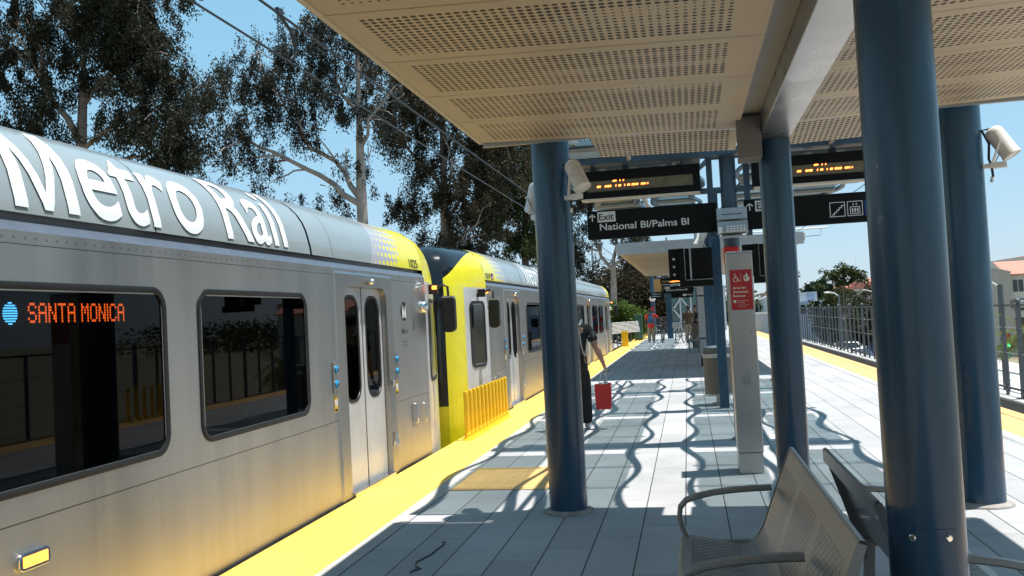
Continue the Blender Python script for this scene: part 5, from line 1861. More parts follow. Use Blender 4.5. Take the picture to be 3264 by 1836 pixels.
def stand(step=.0, armr=None, arml=None, lean=0.0, hgt=1.76):
    k = hgt / 1.76
    J = dict(hip=(0, 0, .95), chest=(0, lean * .5, 1.30), neck=(0, lean * .8, 1.47), head=(0, lean + .015, 1.645),
             shr=(.195, lean * .7, 1.405), shl=(-.195, lean * .7, 1.405),
             hjr=(.095, 0, .88), hjl=(-.095, 0, .88), knr=(.10, .03 + step * .35, .49), knl=(-.10, .03 - step * .2, .49),
             anr=(.105, step * .55, .085), anl=(-.105, -step * .6, .085 + abs(step) * .06), tor=(.115, step * .55 + .14, .035), tol=(-.115, -step * .6 + .13, .035 + abs(step) * .02))
    J['elr'], J['wrr'], J['har'] = armr or ((.255, -.03, 1.12), (.27, .05, .88), (.272, .075, .80))
    J['ell'], J['wrl'], J['hal'] = arml or ((-.255, -.03, 1.12), (-.27, .05, .88), (-.272, .075, .80))
    return {a: tuple(c * k for c in b) for a, b in J.items()} if k != 1 else J


# man in black carrying a red bag, just beyond the left column
J = stand(.16, armr=((.305, -.05, 1.13), (.385, .03, .90), (.405, .05, .82)), hgt=1.74)
J['thumbr'] = (0, 1, 0); J['curlr'] = .95
man, Wm = person('person in black tee and black trousers walking away with a red bag', (-1.55, 12.4, 0), .0, J, 'skin', 'clothblack', 'clothblack', 'whiteshoe', sleeve=.62, longtop=.06, width=1.08)
bk = root('backpack', 'black backpack worn by the walker in black', 'backpack', (-1.55, 12.22, 1.2))
v, f = skin_mesh([[(-1.55, 12.17, .98, .15, .085), (-1.55, 12.16, 1.15, .155, .10), (-1.55, 12.18, 1.36, .14, .08)]])
build(MB().add(v, f), 'pack', 'clothblack', bk, smooth=180)
b = MB()
for s in (-1, 1):
    b.tube([(-1.55 + s * .10, 12.22, 1.43), (-1.55 + s * .115, 12.33, 1.50), (-1.55 + s * .11, 12.50, 1.42), (-1.55 + s * .12, 12.53, 1.2), (-1.55 + s * .14, 12.3, 1.02)], .016, 8)
b.tube([(-1.46, 12.085, 1.44), (-1.435, 12.06, 1.32), (-1.425, 12.06, 1.18), (-1.40, 12.10, 1.05)], .007, 6)
build(b, 'strap', 'galv', bk, smooth=60)
em = MB().ball((-1.322, 12.335, 1.235), .043, 12, 8, 0, (.5, .5, 1.1)).ball((-1.335, 12.325, 1.275), .025, 10, 6, 0, (.5, .5, .8))
build(em, 'sleeve_patch', mat("patch", (.45, .5, .6), .6, var=.5, vs=50), man, smooth=180)
bg = root('shopping_bag', 'red paper shopping bag hanging from the hand of the walker in black', 'shopping bag', (-1.20, 12.43, .25))
b = MB()
x0, x1, y0, y1, z0, z1 = -1.305, -1.085, 12.37, 12.50, .27, .61
b.grid([[(x0 + .008, y0 + .006, z0), (x1 - .008, y0 + .006, z0), (x1 - .008, y1 - .006, z0), (x0 + .008, y1 - .006, z0)],
        [(x0, y0 + .012, (z0 + z1) / 2), (x1 + .006, y0, (z0 + z1) / 2), (x1 - .012, y1, (z0 + z1) / 2), (x0, y1, (z0 + z1) / 2)],
        [(x0, y0, z1), (x1, y0, z1 + .012), (x1, y1, z1 + .012), (x0, y1, z1)]], closed=True)
b.poly([(x0 + .01, y1, z0), (x1 - .01, y1, z0), (x1 - .01, y0, z0), (x0 + .01, y0, z0)])
build(b, 'bag_body', 'redbag', bg)
b = MB().ball((-1.20, 12.43, .60), .05, 10, 6, 0, (1.2, .8, .7)).ball((-1.16, 12.45, .61), .04, 10, 6)
build(b, 'contents', 'signwhite', bg, smooth=60)
b = MB()
for yy in (y0, y1):
    b.tube([(-1.25, yy, .605), (-1.215, (yy + 12.45) / 2, .74), (-1.175, 12.45, .815), (-1.15, (yy + 12.45) / 2, .74), (-1.135, yy, .615)], .0035, 5)
build(b, 'handle', 'signwhite', bg, smooth=60)


def bicycle(label, loc, face, basket=False, frame='black'):
    """bike along local +y, front wheel at +y"""
    k = root('bicycle', label, 'bicycle', loc)
    M = Matrix.Rotation(face, 3, 'Z'); L = Vector(loc)
    W = lambda x, y, z: tuple(M @ Vector((x, y, z)) + L)
    R = .335
    for yy in (-.52, .52):
        ty = MB(); n = 32
        rows = [[W(.022 * math.cos(a), yy + (R - .022 + .022 * math.sin(a)) * math.cos(t), R + (R - .022 + .022 * math.sin(a)) * math.sin(t)) for a in np.linspace(0, 2 * PI, 9)[:-1]] for t in np.linspace(0, 2 * PI, n + 1)]
        w = build(ty.grid(rows, closed=True), 'wheel', 'tyre', k, smooth=60)
        sp = MB()
        for i in range(14):
            t = 2 * PI * i / 14
            sp.tube([W(.03 * (1 if i % 2 else -1), yy, R), W(0, yy + (R - .04) * math.cos(t), R + (R - .04) * math.sin(t))], .0022, 4)
        sp.cyl(W(-.05, yy, R), W(.05, yy, R), .02, 10)
        rows = [[W(x, yy + r * math.cos(t), R + r * math.sin(t)) for x, r in ((-.012, R - .045), (.012, R - .045), (.012, R - .035), (-.012, R - .035))] for t in np.linspace(0, 2 * PI, n + 1)]
        sp.grid(rows, closed=True)
        build(sp, 'spokes', 'galv', w, smooth=60)
    f = MB()
    for a, c, r in (((0, -.10, .30), (0, -.22, .86), .016), ((0, -.20, .80), (0, .33, .86), .017), ((0, -.10, .30), (0, .36, .78), .019), ((0, .33, .92), (0, .37, .72), .02),
                    ((.05, -.52, R), (.02, -.20, .78), .009), ((-.05, -.52, R), (-.02, -.20, .78), .009), ((.05, -.52, R), (.03, -.10, .30), .010), ((-.05, -.52, R), (-.03, -.10, .30), .010)):
        f.tube([W(*a), W(*c)], r, 8)
    build(f, 'frame', frame, k, smooth=60)
    fk = MB()
    for s in (-1, 1): fk.tube([W(s * .05, .52, R), W(s * .05, .40, .70), W(0, .37, .74)], .012, 8)
    build(fk, 'fork', frame, k, smooth=60)
    hb_ = MB().tube([W(0, .33, .90), W(0, .34, 1.02)], .016, 8).tube([W(-.31, .24, 1.05), (W(-.18, .32, 1.04)), W(0, .34, 1.02), W(.18, .32, 1.04), W(.31, .24, 1.05)], .013, 8)
    build(hb_, 'handlebar', 'black', k, smooth=60)
    sd = MB().ball(W(0, -.24, .93), .09, 12, 8, 0, (.9, 1.3, .38)).tube([W(0, -.21, .82), W(0, -.235, .92)], .014, 8)
    build(sd, 'saddle', 'black', k, smooth=60)
    cr = MB().cyl(W(.03, -.10, .30), W(.045, -.10, .30), .09, 18).bar(W(.07, -.10, .30), W(.07, .06, .24), .012, .02).bar(W(-.07, -.10, .30), W(-.07, -.26, .36), .012, .02)
    build(cr, 'crank', 'galv', k, smooth=40)
    if basket:
        bb = MB().box(-.17, .17, .42, .66, .72, .98)
        bb.xform(Matrix.Translation(L) @ M.to_4x4())
        build(bb, 'front_bag', 'fascia', k, bevel=.03)
    return k


# man in red pushing a bicycle away down the platform
J = stand(.10, armr=((.42, .12, 1.22), (.60, .34, 1.07), (.64, .40, 1.06)), lean=.02, hgt=1.72)
rm, Wr = person('person in bright red shirt and khaki trousers wheeling a bicycle away', (-1.82, 45.4, 0), -.05, J, 'skindark', 'clothred', 'khaki', cap='redcap', sleeve=.62, longtop=.14, sub=1, width=1.12)
bk = root('backpack', 'blue backpack on the person in the red shirt', 'backpack', (-1.82, 45.2, 1.15))
v, f = skin_mesh([[(-1.82, 45.19, .93, .155, .09), (-1.82, 45.18, 1.12, .15, .10), (-1.82, 45.21, 1.34, .11, .07)]], 1)
build(MB().add(v, f), 'pack', 'bluepack', bk, smooth=180)
b = MB()
for s in (-1, 1):
    b.tube([(-1.82 + s * .08, 45.22, 1.36), (-1.82 + s * .11, 45.42, 1.46), (-1.82 + s * .12, 45.55, 1.3), (-1.82 + s * .14, 45.3, .98)], .018, 6)
build(b, 'strap', 'bluepack', bk, smooth=60)
bicycle('dark bicycle being wheeled by the person in red', (-1.26, 45.35, 0), -.06)
# two people talking by the parked bicycle
J = stand(.02, armr=((.22, .12, 1.14), (.14, .26, 1.02), (.10, .31, 1.0)), lean=.02)
person('person in brown shirt and khaki trousers seen from behind, talking', (.02, 42.4, 0), -.35, J, 'skindark', 'brownshirt', 'khaki', sleeve=.85, sub=1, width=1.15)
J = stand(.0, armr=((.25, .10, 1.16), (.06, .30, 1.06), (.0, .32, 1.05)), lean=.05)
J['look'] = (.1, 1, -.15)
person('person in black uniform facing us beside the parked bicycle', (.36, 43.0, 0), PI - .45, J, 'skinmid', 'clothblack', 'clothblack', sleeve=.55, sub=1, width=1.1)
bicycle('parked grey bicycle with a pale bag on its front', (-.38, 42.9, 0), PI - .28, True, 'galv')

# ------------------------------------------------------------------ trees


def leaf_cloud(pts, n_each, size, spread, droop, rng, aspect=.30):
    """numpy arrays of leaf quads on sprays hanging from the given points; droop 0..1 hangs them down"""
    P = np.repeat(np.asarray(pts, float), n_each, axis=0)
    n = len(P)
    sp = np.repeat(np.asarray(spread, float).reshape(len(pts), -1), n_each, axis=0)
    if droop > .4:
        u = rng.random(n) ** .8
        G = rng.normal(0, 1, (n, 3)) * sp * (0.35 + .65 * u)[:, None]
        G[:, 2] = -u * sp[:, 2] * 2.2 + rng.normal(0, .05, n)
        P = P + G
    else:
        P = P + rng.normal(0, 1, (n, 3)) * sp
    a = rng.normal(0, 1, (n, 3))
    a[:, 2] = a[:, 2] * .6 - droop * 1.6
    a /= np.linalg.norm(a, axis=1)[:, None]
    b = rng.normal(0, 1, (n, 3))
    b -= a * (a * b).sum(1)[:, None]
    b /= np.linalg.norm(b, axis=1)[:, None]
    L = size * rng.uniform(.6, 1.35, n)[:, None]
    w = L * aspect * .5
    V = np.stack([P, P + a * L * .45 + b * w, P + a * L, P + a * L * .45 - b * w], 1)
    return V.reshape(-1, 3)


def leaf_obj(V, name, mt, parent):
    org = np.array(ORG[parent])
    V = V - org
    n = len(V) // 4
    me = bpy.data.meshes.new(name)
    me.vertices.add(len(V)); me.vertices.foreach_set("co", V.astype(np.float32).ravel())
    me.loops.add(len(V)); me.loops.foreach_set("vertex_index", np.arange(len(V), dtype=np.int32))
    me.polygons.add(n)
    me.polygons.foreach_set("loop_start", np.arange(0, len(V), 4, dtype=np.int32))
    me.materials.append(MT[mt])
    me.update(calc_edges=True); me.validate()
    o = new_obj(name, me, parent)
    ORG[o] = Vector(org)
    return o


def limb(mb, rng, p0, d, length, r0, r1, bend=.25, seg=7, up=.0, n=8):
    pts = [Vector(p0)]; d = Vector(d).normalized(); rr = [r0]
    for i in range(n):
        d = (d + Vector(rng.normal(0, bend, 3)) * .5 + Vector((0, 0, up)) * .15).normalized()
        pts.append(pts[-1] + d * (length / n)); rr.append(r0 + (r1 - r0) * (i + 1) / n)
    mb.tube(pts, rr, seg)
    return pts, d


def tree(name, label, base, trunk, limbs, clumps, mt, bark, seed, leaf=.16, per=40, droop=.7, group=None, sub=3, twig=True, asp=.28, tk=.55, lump=1.0):
    """trunk: list of points with radii; limbs: lists of points with end radii; clumps: (x,y,z,sx,sy,sz,count)"""
    rng = np.random.default_rng(seed)
    t = root(name, label, 'tree', base, group)
    b = MB()
    b.tube([q[:3] for q in trunk], [q[3] * tk for q in trunk], 12)
    tips = []
    for lb in limbs:
        pts = [Vector(q[:3]) for q in lb]; rr = [q[3] * tk for q in lb]
        # roughen each limb
        P = [pts[0]]; R_ = [rr[0]]
        for a, c, ra, rc in zip(pts, pts[1:], rr, rr[1:]):
            for k in (.34, .67, 1.0):
                j = Vector(rng.normal(0, 1, 3)) * (c - a).length * (.045 if k < 1 else 0)
                P.append(a.lerp(c, k) + j); R_.append(ra + (rc - ra) * k)
        b.tube(P, R_, 7)
        for i in range(2, len(P)):
            if rng.random() < .75:
                d = (P[i] - P[i - 1]).normalized() + Vector(rng.normal(0, .7, 3))
                q, _ = limb(b, rng, P[i], d, (P[-1] - P[0]).length * rng.uniform(.18, .42), R_[i] * .5, .012, .35, 5, .3, 6)
                tips.append(q[-1]); tips.append(q[3])
        tips.append(P[-1])
    # clump positions: fill ellipsoids with branchlets, each ending in a hanging spray
    pts = []; sp = []
    for x, y, z, sx, sy, sz, cnt in clumps:
        ns = max(2, cnt // 7)
        for k in range(ns):
            v = rng.normal(0, 1, 3); v /= np.linalg.norm(v)
            v *= rng.random() ** .40
            c_ = np.array((x, y, z)) + v * np.array((sx, sy, sz))
            big = rng.uniform(.7, 1.35)
            for m_ in range(max(2, int(round(cnt / ns)))):
                q = c_ + rng.normal(0, 1, 3) * np.array((.30, .30, .22)) * big * lump
                pts.append(q)
                s = rng.uniform(.07, .15) * big * lump
                sp.append((s, s, s * (1.1 + 1.2 * droop)))
            if twig and rng.random() < .8:
                c0 = Vector((x, y, z)) + Vector(rng.normal(0, .25, 3)) * min(sx, sz)
                q_ = Vector(c_)
                mid = c0.lerp(q_, .5) + Vector(rng.normal(0, .12, 3)) * (q_ - c0).length
                b.tube([c0, mid, q_], [.020, .013, .005], 4)
    for q in tips:
        if rng.random() < .6:
            pts.append(np.array(q)); sp.append((.14, .14, .25))
    build(b, 'trunk', bark, t, smooth=80)
    V = leaf_cloud(pts, per, leaf, np.array(sp), droop, rng, asp)
    leaf_obj(V, 'crown', mt, t)
    return t


G3 = 'eucalyptus trees behind the train'
# --- big dark eucalyptus at the upper left
tree('eucalyptus_tree', 'dense dark eucalyptus filling the upper left corner above the first car', (-13.6, 18.5, -1.0),
     [(-13.6, 18.5, -1.0, .34), (-13.5, 18.4, 3.0, .27), (-13.35, 18.3, 6.0, .21), (-13.25, 18.3, 7.4, .16)],
     [[(-13.35, 18.3, 6.0, .15), (-14.1, 18.0, 7.6, .10), (-14.6, 17.8, 9.4, .05)], [(-13.3, 18.3, 6.9, .15), (-12.6, 18.8, 8.2, .10), (-11.8, 19.0, 9.8, .05)],
      [(-13.35, 18.3, 5.9, .11), (-12.2, 18.0, 6.5, .07), (-11.0, 18.0, 6.9, .04)], [(-13.45, 18.3, 5.2, .10), (-12.4, 18.6, 5.7, .07), (-11.2, 18.7, 5.75, .03)],
      [(-13.25, 18.3, 7.4, .12), (-13.2, 18.5, 9.0, .08), (-12.9, 18.6, 11.0, .05)], [(-13.4, 18.3, 5.6, .09), (-14.6, 18.0, 6.1, .06), (-15.8, 17.8, 6.4, .03)]],
     [(-15.0, 18.4, 8.2, 1.2, 1.0, 1.3, 60), (-14.2, 18.0, 9.8, 1.4, 1.2, 1.2, 85), (-12.6, 18.5, 10.0, 1.4, 1.2, 1.4, 95), (-11.9, 18.5, 9.2, .9, 1.0, 1.3, 70), (-11.4, 18.2, 7.9, .85, .9, 1.2, 62),
      (-11.05, 18.0, 6.7, .65, .7, 1.1, 48), (-10.75, 18.1, 5.9, .5, .6, .9, 38), (-12.4, 18.6, 8.0, 1.0, .9, .9, 46), (-13.9, 18.0, 7.4, .8, .7, .7, 22), (-15.5, 18.2, 6.9, .8, .8, .9, 30),
      (-12.0, 18.3, 6.8, .8, .7, .5, 20), (-15.6, 18.3, 10.4, 1.2, 1.0, 1.2, 45), (-11.8, 18.4, 11.6, 1.6, 1.2, 1.2, 70), (-14.4, 18.2, 11.7, 1.6, 1.2, 1.2, 70), (-11.25, 18.4, 5.55, .35, .4, .8, 10),
      (-14.2, 18.4, 5.9, .7, .6, .6, 14), (-13.4, 18.2, 8.9, .8, .8, .6, 24)],
     'leaf_dark', 'bark', 3, leaf=.085, per=170, asp=.36, droop=.75, group=G3)
# --- open eucalyptus with pale limbs
tree('eucalyptus_tree', 'open eucalyptus with bare pinkish limbs against the sky', (-8.9, 24.2, -1.0),
     [(-8.9, 24.2, -1.0, .36), (-8.85, 24.2, 3.0, .31), (-8.85, 24.2, 5.3, .27), (-8.8, 24.2, 8.0, .13), (-8.75, 24.2, 10.6, .06)],
     [[(-8.9, 24.2, 5.0, .17), (-10.0, 24.0, 5.9, .13), (-11.2, 23.8, 6.6, .09), (-12.6, 23.8, 7.4, .05)], [(-8.9, 24.2, 5.2, .17), (-9.6, 24.3, 6.3, .12), (-10.6, 24.4, 7.0, .08), (-11.4, 24.5, 8.6, .04)],
      [(-10.2, 24.0, 6.6, .08), (-10.7, 24.2, 8.0, .06), (-10.9, 24.2, 9.6, .03)], [(-8.8, 24.2, 7.4, .10), (-9.5, 24.3, 8.6, .07), (-9.7, 24.2, 10.2, .03)],
      [(-8.8, 24.2, 6.6, .10), (-8.2, 24.0, 7.6, .07), (-7.6, 23.9, 8.2, .03)], [(-11.0, 23.8, 6.5, .06), (-12.2, 23.8, 6.45, .04), (-13.2, 23.8, 6.2, .015)],
      [(-8.75, 24.2, 8.8, .06), (-8.2, 24.3, 9.8, .04), (-7.9, 24.2, 10.8, .02)]],
     [(-12.9, 23.9, 8.6, .9, .8, .8, 44), (-12.2, 24.0, 7.6, .9, .8, .8, 36), (-11.6, 24.2, 9.3, 1.0, .8, .8, 50), (-10.6, 24.2, 9.9, .9, .8, .9, 48), (-10.2, 24.2, 8.7, .8, .7, .7, 34), (-11.0, 24.2, 8.2, .8, .7, .6, 30),
      (-9.4, 24.2, 9.6, .8, .8, 1.1, 46), (-8.9, 24.3, 10.6, .9, .8, .9, 40), (-9.2, 24.2, 7.9, .55, .5, .6, 20), (-12.7, 23.9, 6.9, .4, .4, .5, 8), (-11.6, 23.9, 6.6, .35, .4, .4, 6), (-10.1, 24.1, 5.5, .35, .35, .5, 8),
      (-10.0, 24.1, 7.2, .4, .4, .45, 9), (-9.6, 24.1, 5.0, .3, .3, .4, 5), (-8.6, 24.2, 6.4, .4, .4, .5, 9), (-8.0, 24.2, 9.2, .7, .6, .9, 26), (-12.0, 23.9, 5.7, .3, .3, .4, 4)],
     'leaf_grey', 'barkpale', 5, leaf=.09, per=120, asp=.36, droop=.75, group=G3)
# --- tall brownish mass behind the cab ends
tree('eucalyptus_tree', 'brownish broad eucalyptus rising behind the yellow cab ends', (-8.4, 31.0, -1.0),
     [(-8.4, 31, -1, .40), (-8.3, 31, 4.0, .32), (-8.2, 31, 8.0, .2), (-8.1, 31, 11.5, .08)],
     [[(-8.3, 31, 5.0, .14), (-7.2, 30.4, 6.4, .09), (-6.2, 30.2, 7.2, .04)], [(-8.3, 31, 6.2, .14), (-9.4, 30.5, 7.8, .09), (-10.2, 30.4, 9.0, .04)], [(-8.2, 31, 7.4, .12), (-7.4, 30.6, 9.0, .07), (-6.9, 30.4, 10.0, .03)],
      [(-8.35, 31, 4.0, .10), (-7.3, 30.2, 4.6, .07), (-6.4, 30.0, 5.5, .03)], [(-8.3, 31, 5.6, .09), (-7.6, 30.0, 7.0, .06), (-7.9, 29.8, 8.0, .03)]],
     [(-9.7, 31.2, 10.4, 1.5, 1.4, 1.6, 100), (-8.0, 31.2, 10.6, 1.5, 1.4, 1.5, 100), (-9.2, 31.0, 8.4, 1.4, 1.3, 1.2, 90), (-7.3, 30.8, 8.6, 1.4, 1.3, 1.4, 100), (-6.3, 30.6, 7.2, 1.1, 1.0, 1.2, 75), (-8.2, 30.8, 6.6, 1.4, 1.2, 1.0, 70),
      (-6.9, 30.6, 5.4, 1.2, 1.0, 1.1, 66), (-8.6, 31.0, 4.8, 1.1, 1.0, .8, 40), (-9.5, 31.0, 6.2, .8, .8, .8, 34), (-6.0, 30.6, 9.0, .9, .9, 1.0, 46), (-7.6, 30.8, 3.9, 1.4, 1.0, .6, 40)],
     'leaf_brown', 'barkpale', 9, leaf=.11, per=130, lump=1.15, asp=.36, droop=.6, group=G3)
tree('eucalyptus_tree', 'greener eucalyptus directly behind the left blue column', (-6.6, 37.0, -1.0),
     [(-6.6, 37, -1, .38), (-6.5, 37, 4, .28), (-6.3, 37, 8, .15)],
     [[(-6.5, 37, 4.6, .1), (-5.6, 36.6, 6, .05)], [(-6.5, 37, 5.6, .1), (-7.6, 36.6, 7, .05)], [(-6.4, 37, 6.6, .1), (-5.8, 36.8, 8.4, .04)]],
     [(-7.2, 36.8, 10.0, 1.4, 1.2, 1.4, 90), (-5.9, 36.8, 9.3, 1.2, 1.0, 1.4, 80), (-6.6, 36.6, 7.4, 1.5, 1.2, 1.2, 90), (-5.6, 36.6, 6.6, 1.1, 1.0, 1.2, 70), (-7.6, 36.8, 5.8, 1.2, 1.0, 1.2, 70), (-6.2, 36.6, 4.9, 1.3, 1.0, 1.0, 70), (-5.0, 36.6, 7.9, .8, .8, .9, 34), (-7.8, 36.8, 8.0, 1.0, .9, 1.0, 55), (-6.6, 36.7, 3.4, 1.4, .9, .7, 50)],
     'leaf_olive', 'bark', 12, leaf=.12, per=120, lump=1.2, asp=.4, droop=.6, group=G3)
# --- sparse tree with white limbs further along
tree('eucalyptus_tree', 'sparse eucalyptus with whitish forked limbs between the column and the far canopy', (-4.7, 58.0, -1.0),
     [(-4.7, 58, -1, .42), (-4.55, 58, 3.0, .36), (-4.5, 58, 4.6, .30)],
     [[(-4.5, 58, 4.2, .24), (-5.3, 58, 5.6, .18), (-5.7, 58, 7.4, .10), (-6.3, 58, 9.0, .05)], [(-4.5, 58, 4.6, .24), (-4.2, 58, 6.2, .16), (-4.6, 58, 8.0, .10), (-4.4, 58, 9.6, .05)],
      [(-4.5, 58, 4.5, .18), (-3.5, 57.8, 5.4, .12), (-3.0, 57.6, 6.6, .06)], [(-5.2, 58, 5.6, .14), (-6.2, 57.6, 6.0, .09), (-7.0, 57.4, 6.4, .04)], [(-4.3, 58, 6.0, .12), (-3.4, 58, 7.2, .07), (-3.0, 58, 8.4, .03)]],
     [(-6.4, 58, 9.6, 1.3, 1.2, 1.0, 60), (-4.8, 58, 10.2, 1.4, 1.2, 1.0, 66), (-3.4, 58, 9.0, 1.2, 1.0, 1.2, 56), (-7.1, 57.6, 7.6, 1.0, 1.0, 1.2, 40), (-6.9, 57.5, 5.9, .7, .7, 1.0, 24), (-2.8, 57.7, 7.0, .9, .9, 1.0, 32), (-5.2, 58, 7.6, .8, .8, .7, 18), (-5.9, 57.8, 4.6, .5, .5, .8, 10), (-3.3, 57.6, 5.4, .6, .6, .6, 14)],
     'leaf_dark', 'barkpale', 14, leaf=.17, per=90, lump=1.5, asp=.36, droop=.7, group=G3)
# --- scrubby slope and bright bush past the end of the train
bt = root('brush', 'dull brown scrub bank behind the far end of the platform', 'brush', (-4.5, 66, -1.0))
rng = np.random.default_rng(31)
pts = [(rng.uniform(-9, -.6), rng.uniform(63, 70), 0) for _ in range(620)]
pts = np.array([(x, y, rng.random() ** .8 * max(.8, 4.9 - .42 * max(0, x + 3.2) * 2 - .5 * max(0, -5 - x))) for x, y, _ in pts])
leaf_obj(leaf_cloud(pts, 40, .26, np.full((len(pts), 3), .36), .2, rng, .5), 'crown', 'leaf_brown', bt)
mb_ = MB()
for i in range(26):
    p = pts[rng.integers(len(pts))]
    limb(mb_, rng, (p[0], p[1], -.6), (0, 0, 1), p[2] + .4, .05, .01, .4, 5, .3, 6)
build(mb_, 'stems', 'bark', bt, smooth=80)
bu = root('bush', 'bright green leafy bush over the white slatted barrier', 'bush', (-3.4, 52.5, 0))
rng = np.random.default_rng(33)
pts = []
for x, z, r, n in ((-4.6, 1.5, .8, 60), (-3.9, 1.5, .75, 60), (-3.2, 1.25, .7, 55), (-2.6, 1.0, .55, 40), (-4.2, .6, .8, 50), (-3.0, .5, .7, 50), (-5.3, 1.2, .8, 40)):
    for _ in range(n):
        v = rng.normal(0, 1, 3); v *= rng.random() ** .35 / np.linalg.norm(v)
        pts.append((x + v[0] * r, 52.5 + v[1] * r, z + v[2] * r))
leaf_obj(leaf_cloud(np.array(pts), 30, .16, np.full((len(pts), 3), .12), .1, rng, .6), 'crown', 'leaf_green', bu)
mb_ = MB()
for x in (-4.6, -3.8, -3.1, -2.7): limb(mb_, rng, (x, 52.5, -.4), (0, 0, 1), 1.4, .04, .01, .4, 5, .3, 6)
build(mb_, 'stems', 'bark', bu, smooth=80)

# ------------------------------------------------------------------ overhead wires
def wire(label, x, z, sag, r):
    w = root('overhead_wire', label, 'wire', (x, 0, z))
    build(MB().tube([(x, y, z + sag * math.sin(PI * ((y + 10) % 46) / 46) * -1) for y in range(-10, 61, 3)], r, 6), 'wire_strand', 'rubber', w, smooth=60)
    return w
wire('lower thin black overhead wire above the train', -4.45, 4.76, .02, .014)
wire('upper black overhead wire with a curved steady arm', -4.45, 5.27, .03, .017)
wire('black overhead wire above the track on the right', 5.2, 4.9, .02, .014)
sa = root('steady_arm', 'curved black steady arm hanging from the upper wire', 'steady arm', (-4.45, 9.85, 5.2))
build(MB().tube([(-4.45, 9.72, 5.26), (-4.45, 9.80, 5.20), (-4.43, 9.95, 5.12), (-4.42, 10.05, 4.98), (-4.43, 10.06, 4.86), (-4.46, 10.00, 4.79)], .022, 8), 'arm', 'rubber', sa, smooth=60)
build(MB().box(-4.47, -4.43, 9.64, 9.78, 5.23, 5.30).cyl((-4.45, 9.66, 4.78), (-4.45, 9.66, 5.24), .006, 6), 'clamp', 'rubber', sa)
def ocs(label, x, y, arms):
    p = root('catenary_pole', label, 'catenary pole', (x, y, -1.2))
    build(MB().lathe([(.11, 0), (.08, 8.0)], (x, y, -1.2), seg=14), 'pole', 'galv', p, smooth=60)
    for xt, z in arms:
        a = MB().tube([(x, y, z), (xt, y, z + .02)], .040, 8)
        build(a, 'arm', 'white', p, smooth=60)
        c = MB().tube([(x, y, z - .55), (xt * .6 + x * .4, y, z - .40), (xt - .3 * (1 if xt > x else -1), y, z - .33), (xt - .3 * (1 if xt > x else -1), y, z)], .018, 6)
        build(c, 'brace', 'galv', p, smooth=60)
ocs('catenary pole with white arm past the canopy, right of the steel pylon', .60, 45.0, [(6.75, 5.10)])
ocs('far catenary pole with arm over the track on the left', -1.2, 66.0, [(-4.6, 4.62)])
ocs('farther catenary pole seen over the roof of the second car', -7.0, 70.0, [(-9.5, 6.2)])

# ------------------------------------------------------------------ far end of the platform
sq = root('square_column', 'square blue column at the far platform end', 'column', (-.98, 50.6, 0))
build(MB().box(-1.14, -.82, 50.44, 50.76, 0, 3.6), 'shaft', 'blue', sq, bevel=.015)
po = root('light_pole', 'far blue pole with a white globe above the person in red', 'light pole', (-2.2, 60, 0))
build(MB().lathe([(.15, 0), (.14, 3.9)], (-2.2, 60, 0), seg=20), 'pole', 'blue', po, smooth=60)
build(MB().ball((-2.2, 59.8, 2.35), .2, 14, 10, 0, (1, 1, .85)), 'globe', 'whitecast', po, smooth=180)
build(MB().box(-2.28, -2.12, 59.82, 59.85, 1.55, 1.85), 'notice', 'red', po)
tw = root('stair_tower', 'glass stair tower with white diagonal bracing at the platform end', 'stair tower', (-.3, 62, 0))
build(MB().box(-1.3, .9, 62.0, 62.05, .0, 3.4), 'glazing', mat("green_glass", (.10, .17, .15), .12, var=.3, vs=2), tw)
b = MB()
for a, c in (((-1.0, 3.2), (.2, 1.5)), ((.2, 3.2), (-1.0, 1.5)), ((-1.0, 1.7), (.2, .1)), ((.2, 1.7), (-1.0, .1))):
    b.bar((a[0], 61.95, a[1]), (c[0], 61.95, c[1]), .10, .10)
for x in (-1.05, -.45, .25): b.bar((x, 61.9, 0), (x, 61.9, 3.4), .11, .09)
build(b, 'bracing', 'greywhite', tw)
lf_ = root('lift_house', 'pale lift house right of the braced stair tower', 'lift house', (.6, 64, 0))
build(MB().box(-.35, 2.6, 63.6, 66, 0, 2.9), 'wall', 'greywhite', lf_)
build(MB().box(-.05, .42, 63.57, 63.6, .1, 2.1), 'door', 'fascia', lf_)
build(MB().box(-.5, 2.7, 63.4, 66.2, 2.9, 3.05), 'roof', 'fascia', lf_)
wl = root('parapet_wall', 'dark grey parapet wall with a white coping past the right edge', 'wall', (5.2, 57, 0))
build(MB().box(3.9, 6.3, 57, 57.3, -1, 1.05), 'wall_face', 'fascia', wl)
build(MB().box(3.85, 6.35, 56.95, 57.35, 1.05, 1.14), 'coping', 'white', wl)
lv = root('slatted_barrier', 'white slanted slatted barrier beyond the end of the train', 'barrier', (-3.2, 46, 0))
b = MB()
for i in range(9):
    z = .52 + i * .066
    b.bar((-3.82, 46.0 + i * .02, z), (-2.55 - i * .012, 48.6 + i * .02, z + .01), .05, .030, up=(0, .5, 1))
build(b, 'slat', 'white', lv)
b = MB()
for k in np.linspace(0, 1, 7):
    x, y = -3.8 + 1.22 * k, 46.05 + 2.6 * k
    b.bar((x, y, -.2), (x, y + .2, 1.08), .05, .06)
build(b, 'stand', 'galvfence', lv)
gb = root('cabinet', 'dark green equipment cabinet left of the person in red', 'cabinet', (-2.62, 50, .2))
build(MB().box(-2.86, -2.48, 49.8, 50.3, -.2, 1.42), 'cabinet_body', 'green', gb, bevel=.02)
build(MB().box(-2.84, -2.50, 49.785, 49.8, .1, 1.3), 'cabinet_door', 'green', gb, bevel=.006)
gf = root('railing', 'grey barred railing at the far end behind the person in red', 'railing', (-1.5, 57, 0))
b = MB()
for i in range(15): b.box(-2.4 + i * .12, -2.37 + i * .12, 57, 57.03, 0, 1.12)
build(b, 'bars', 'galvfence', gf)
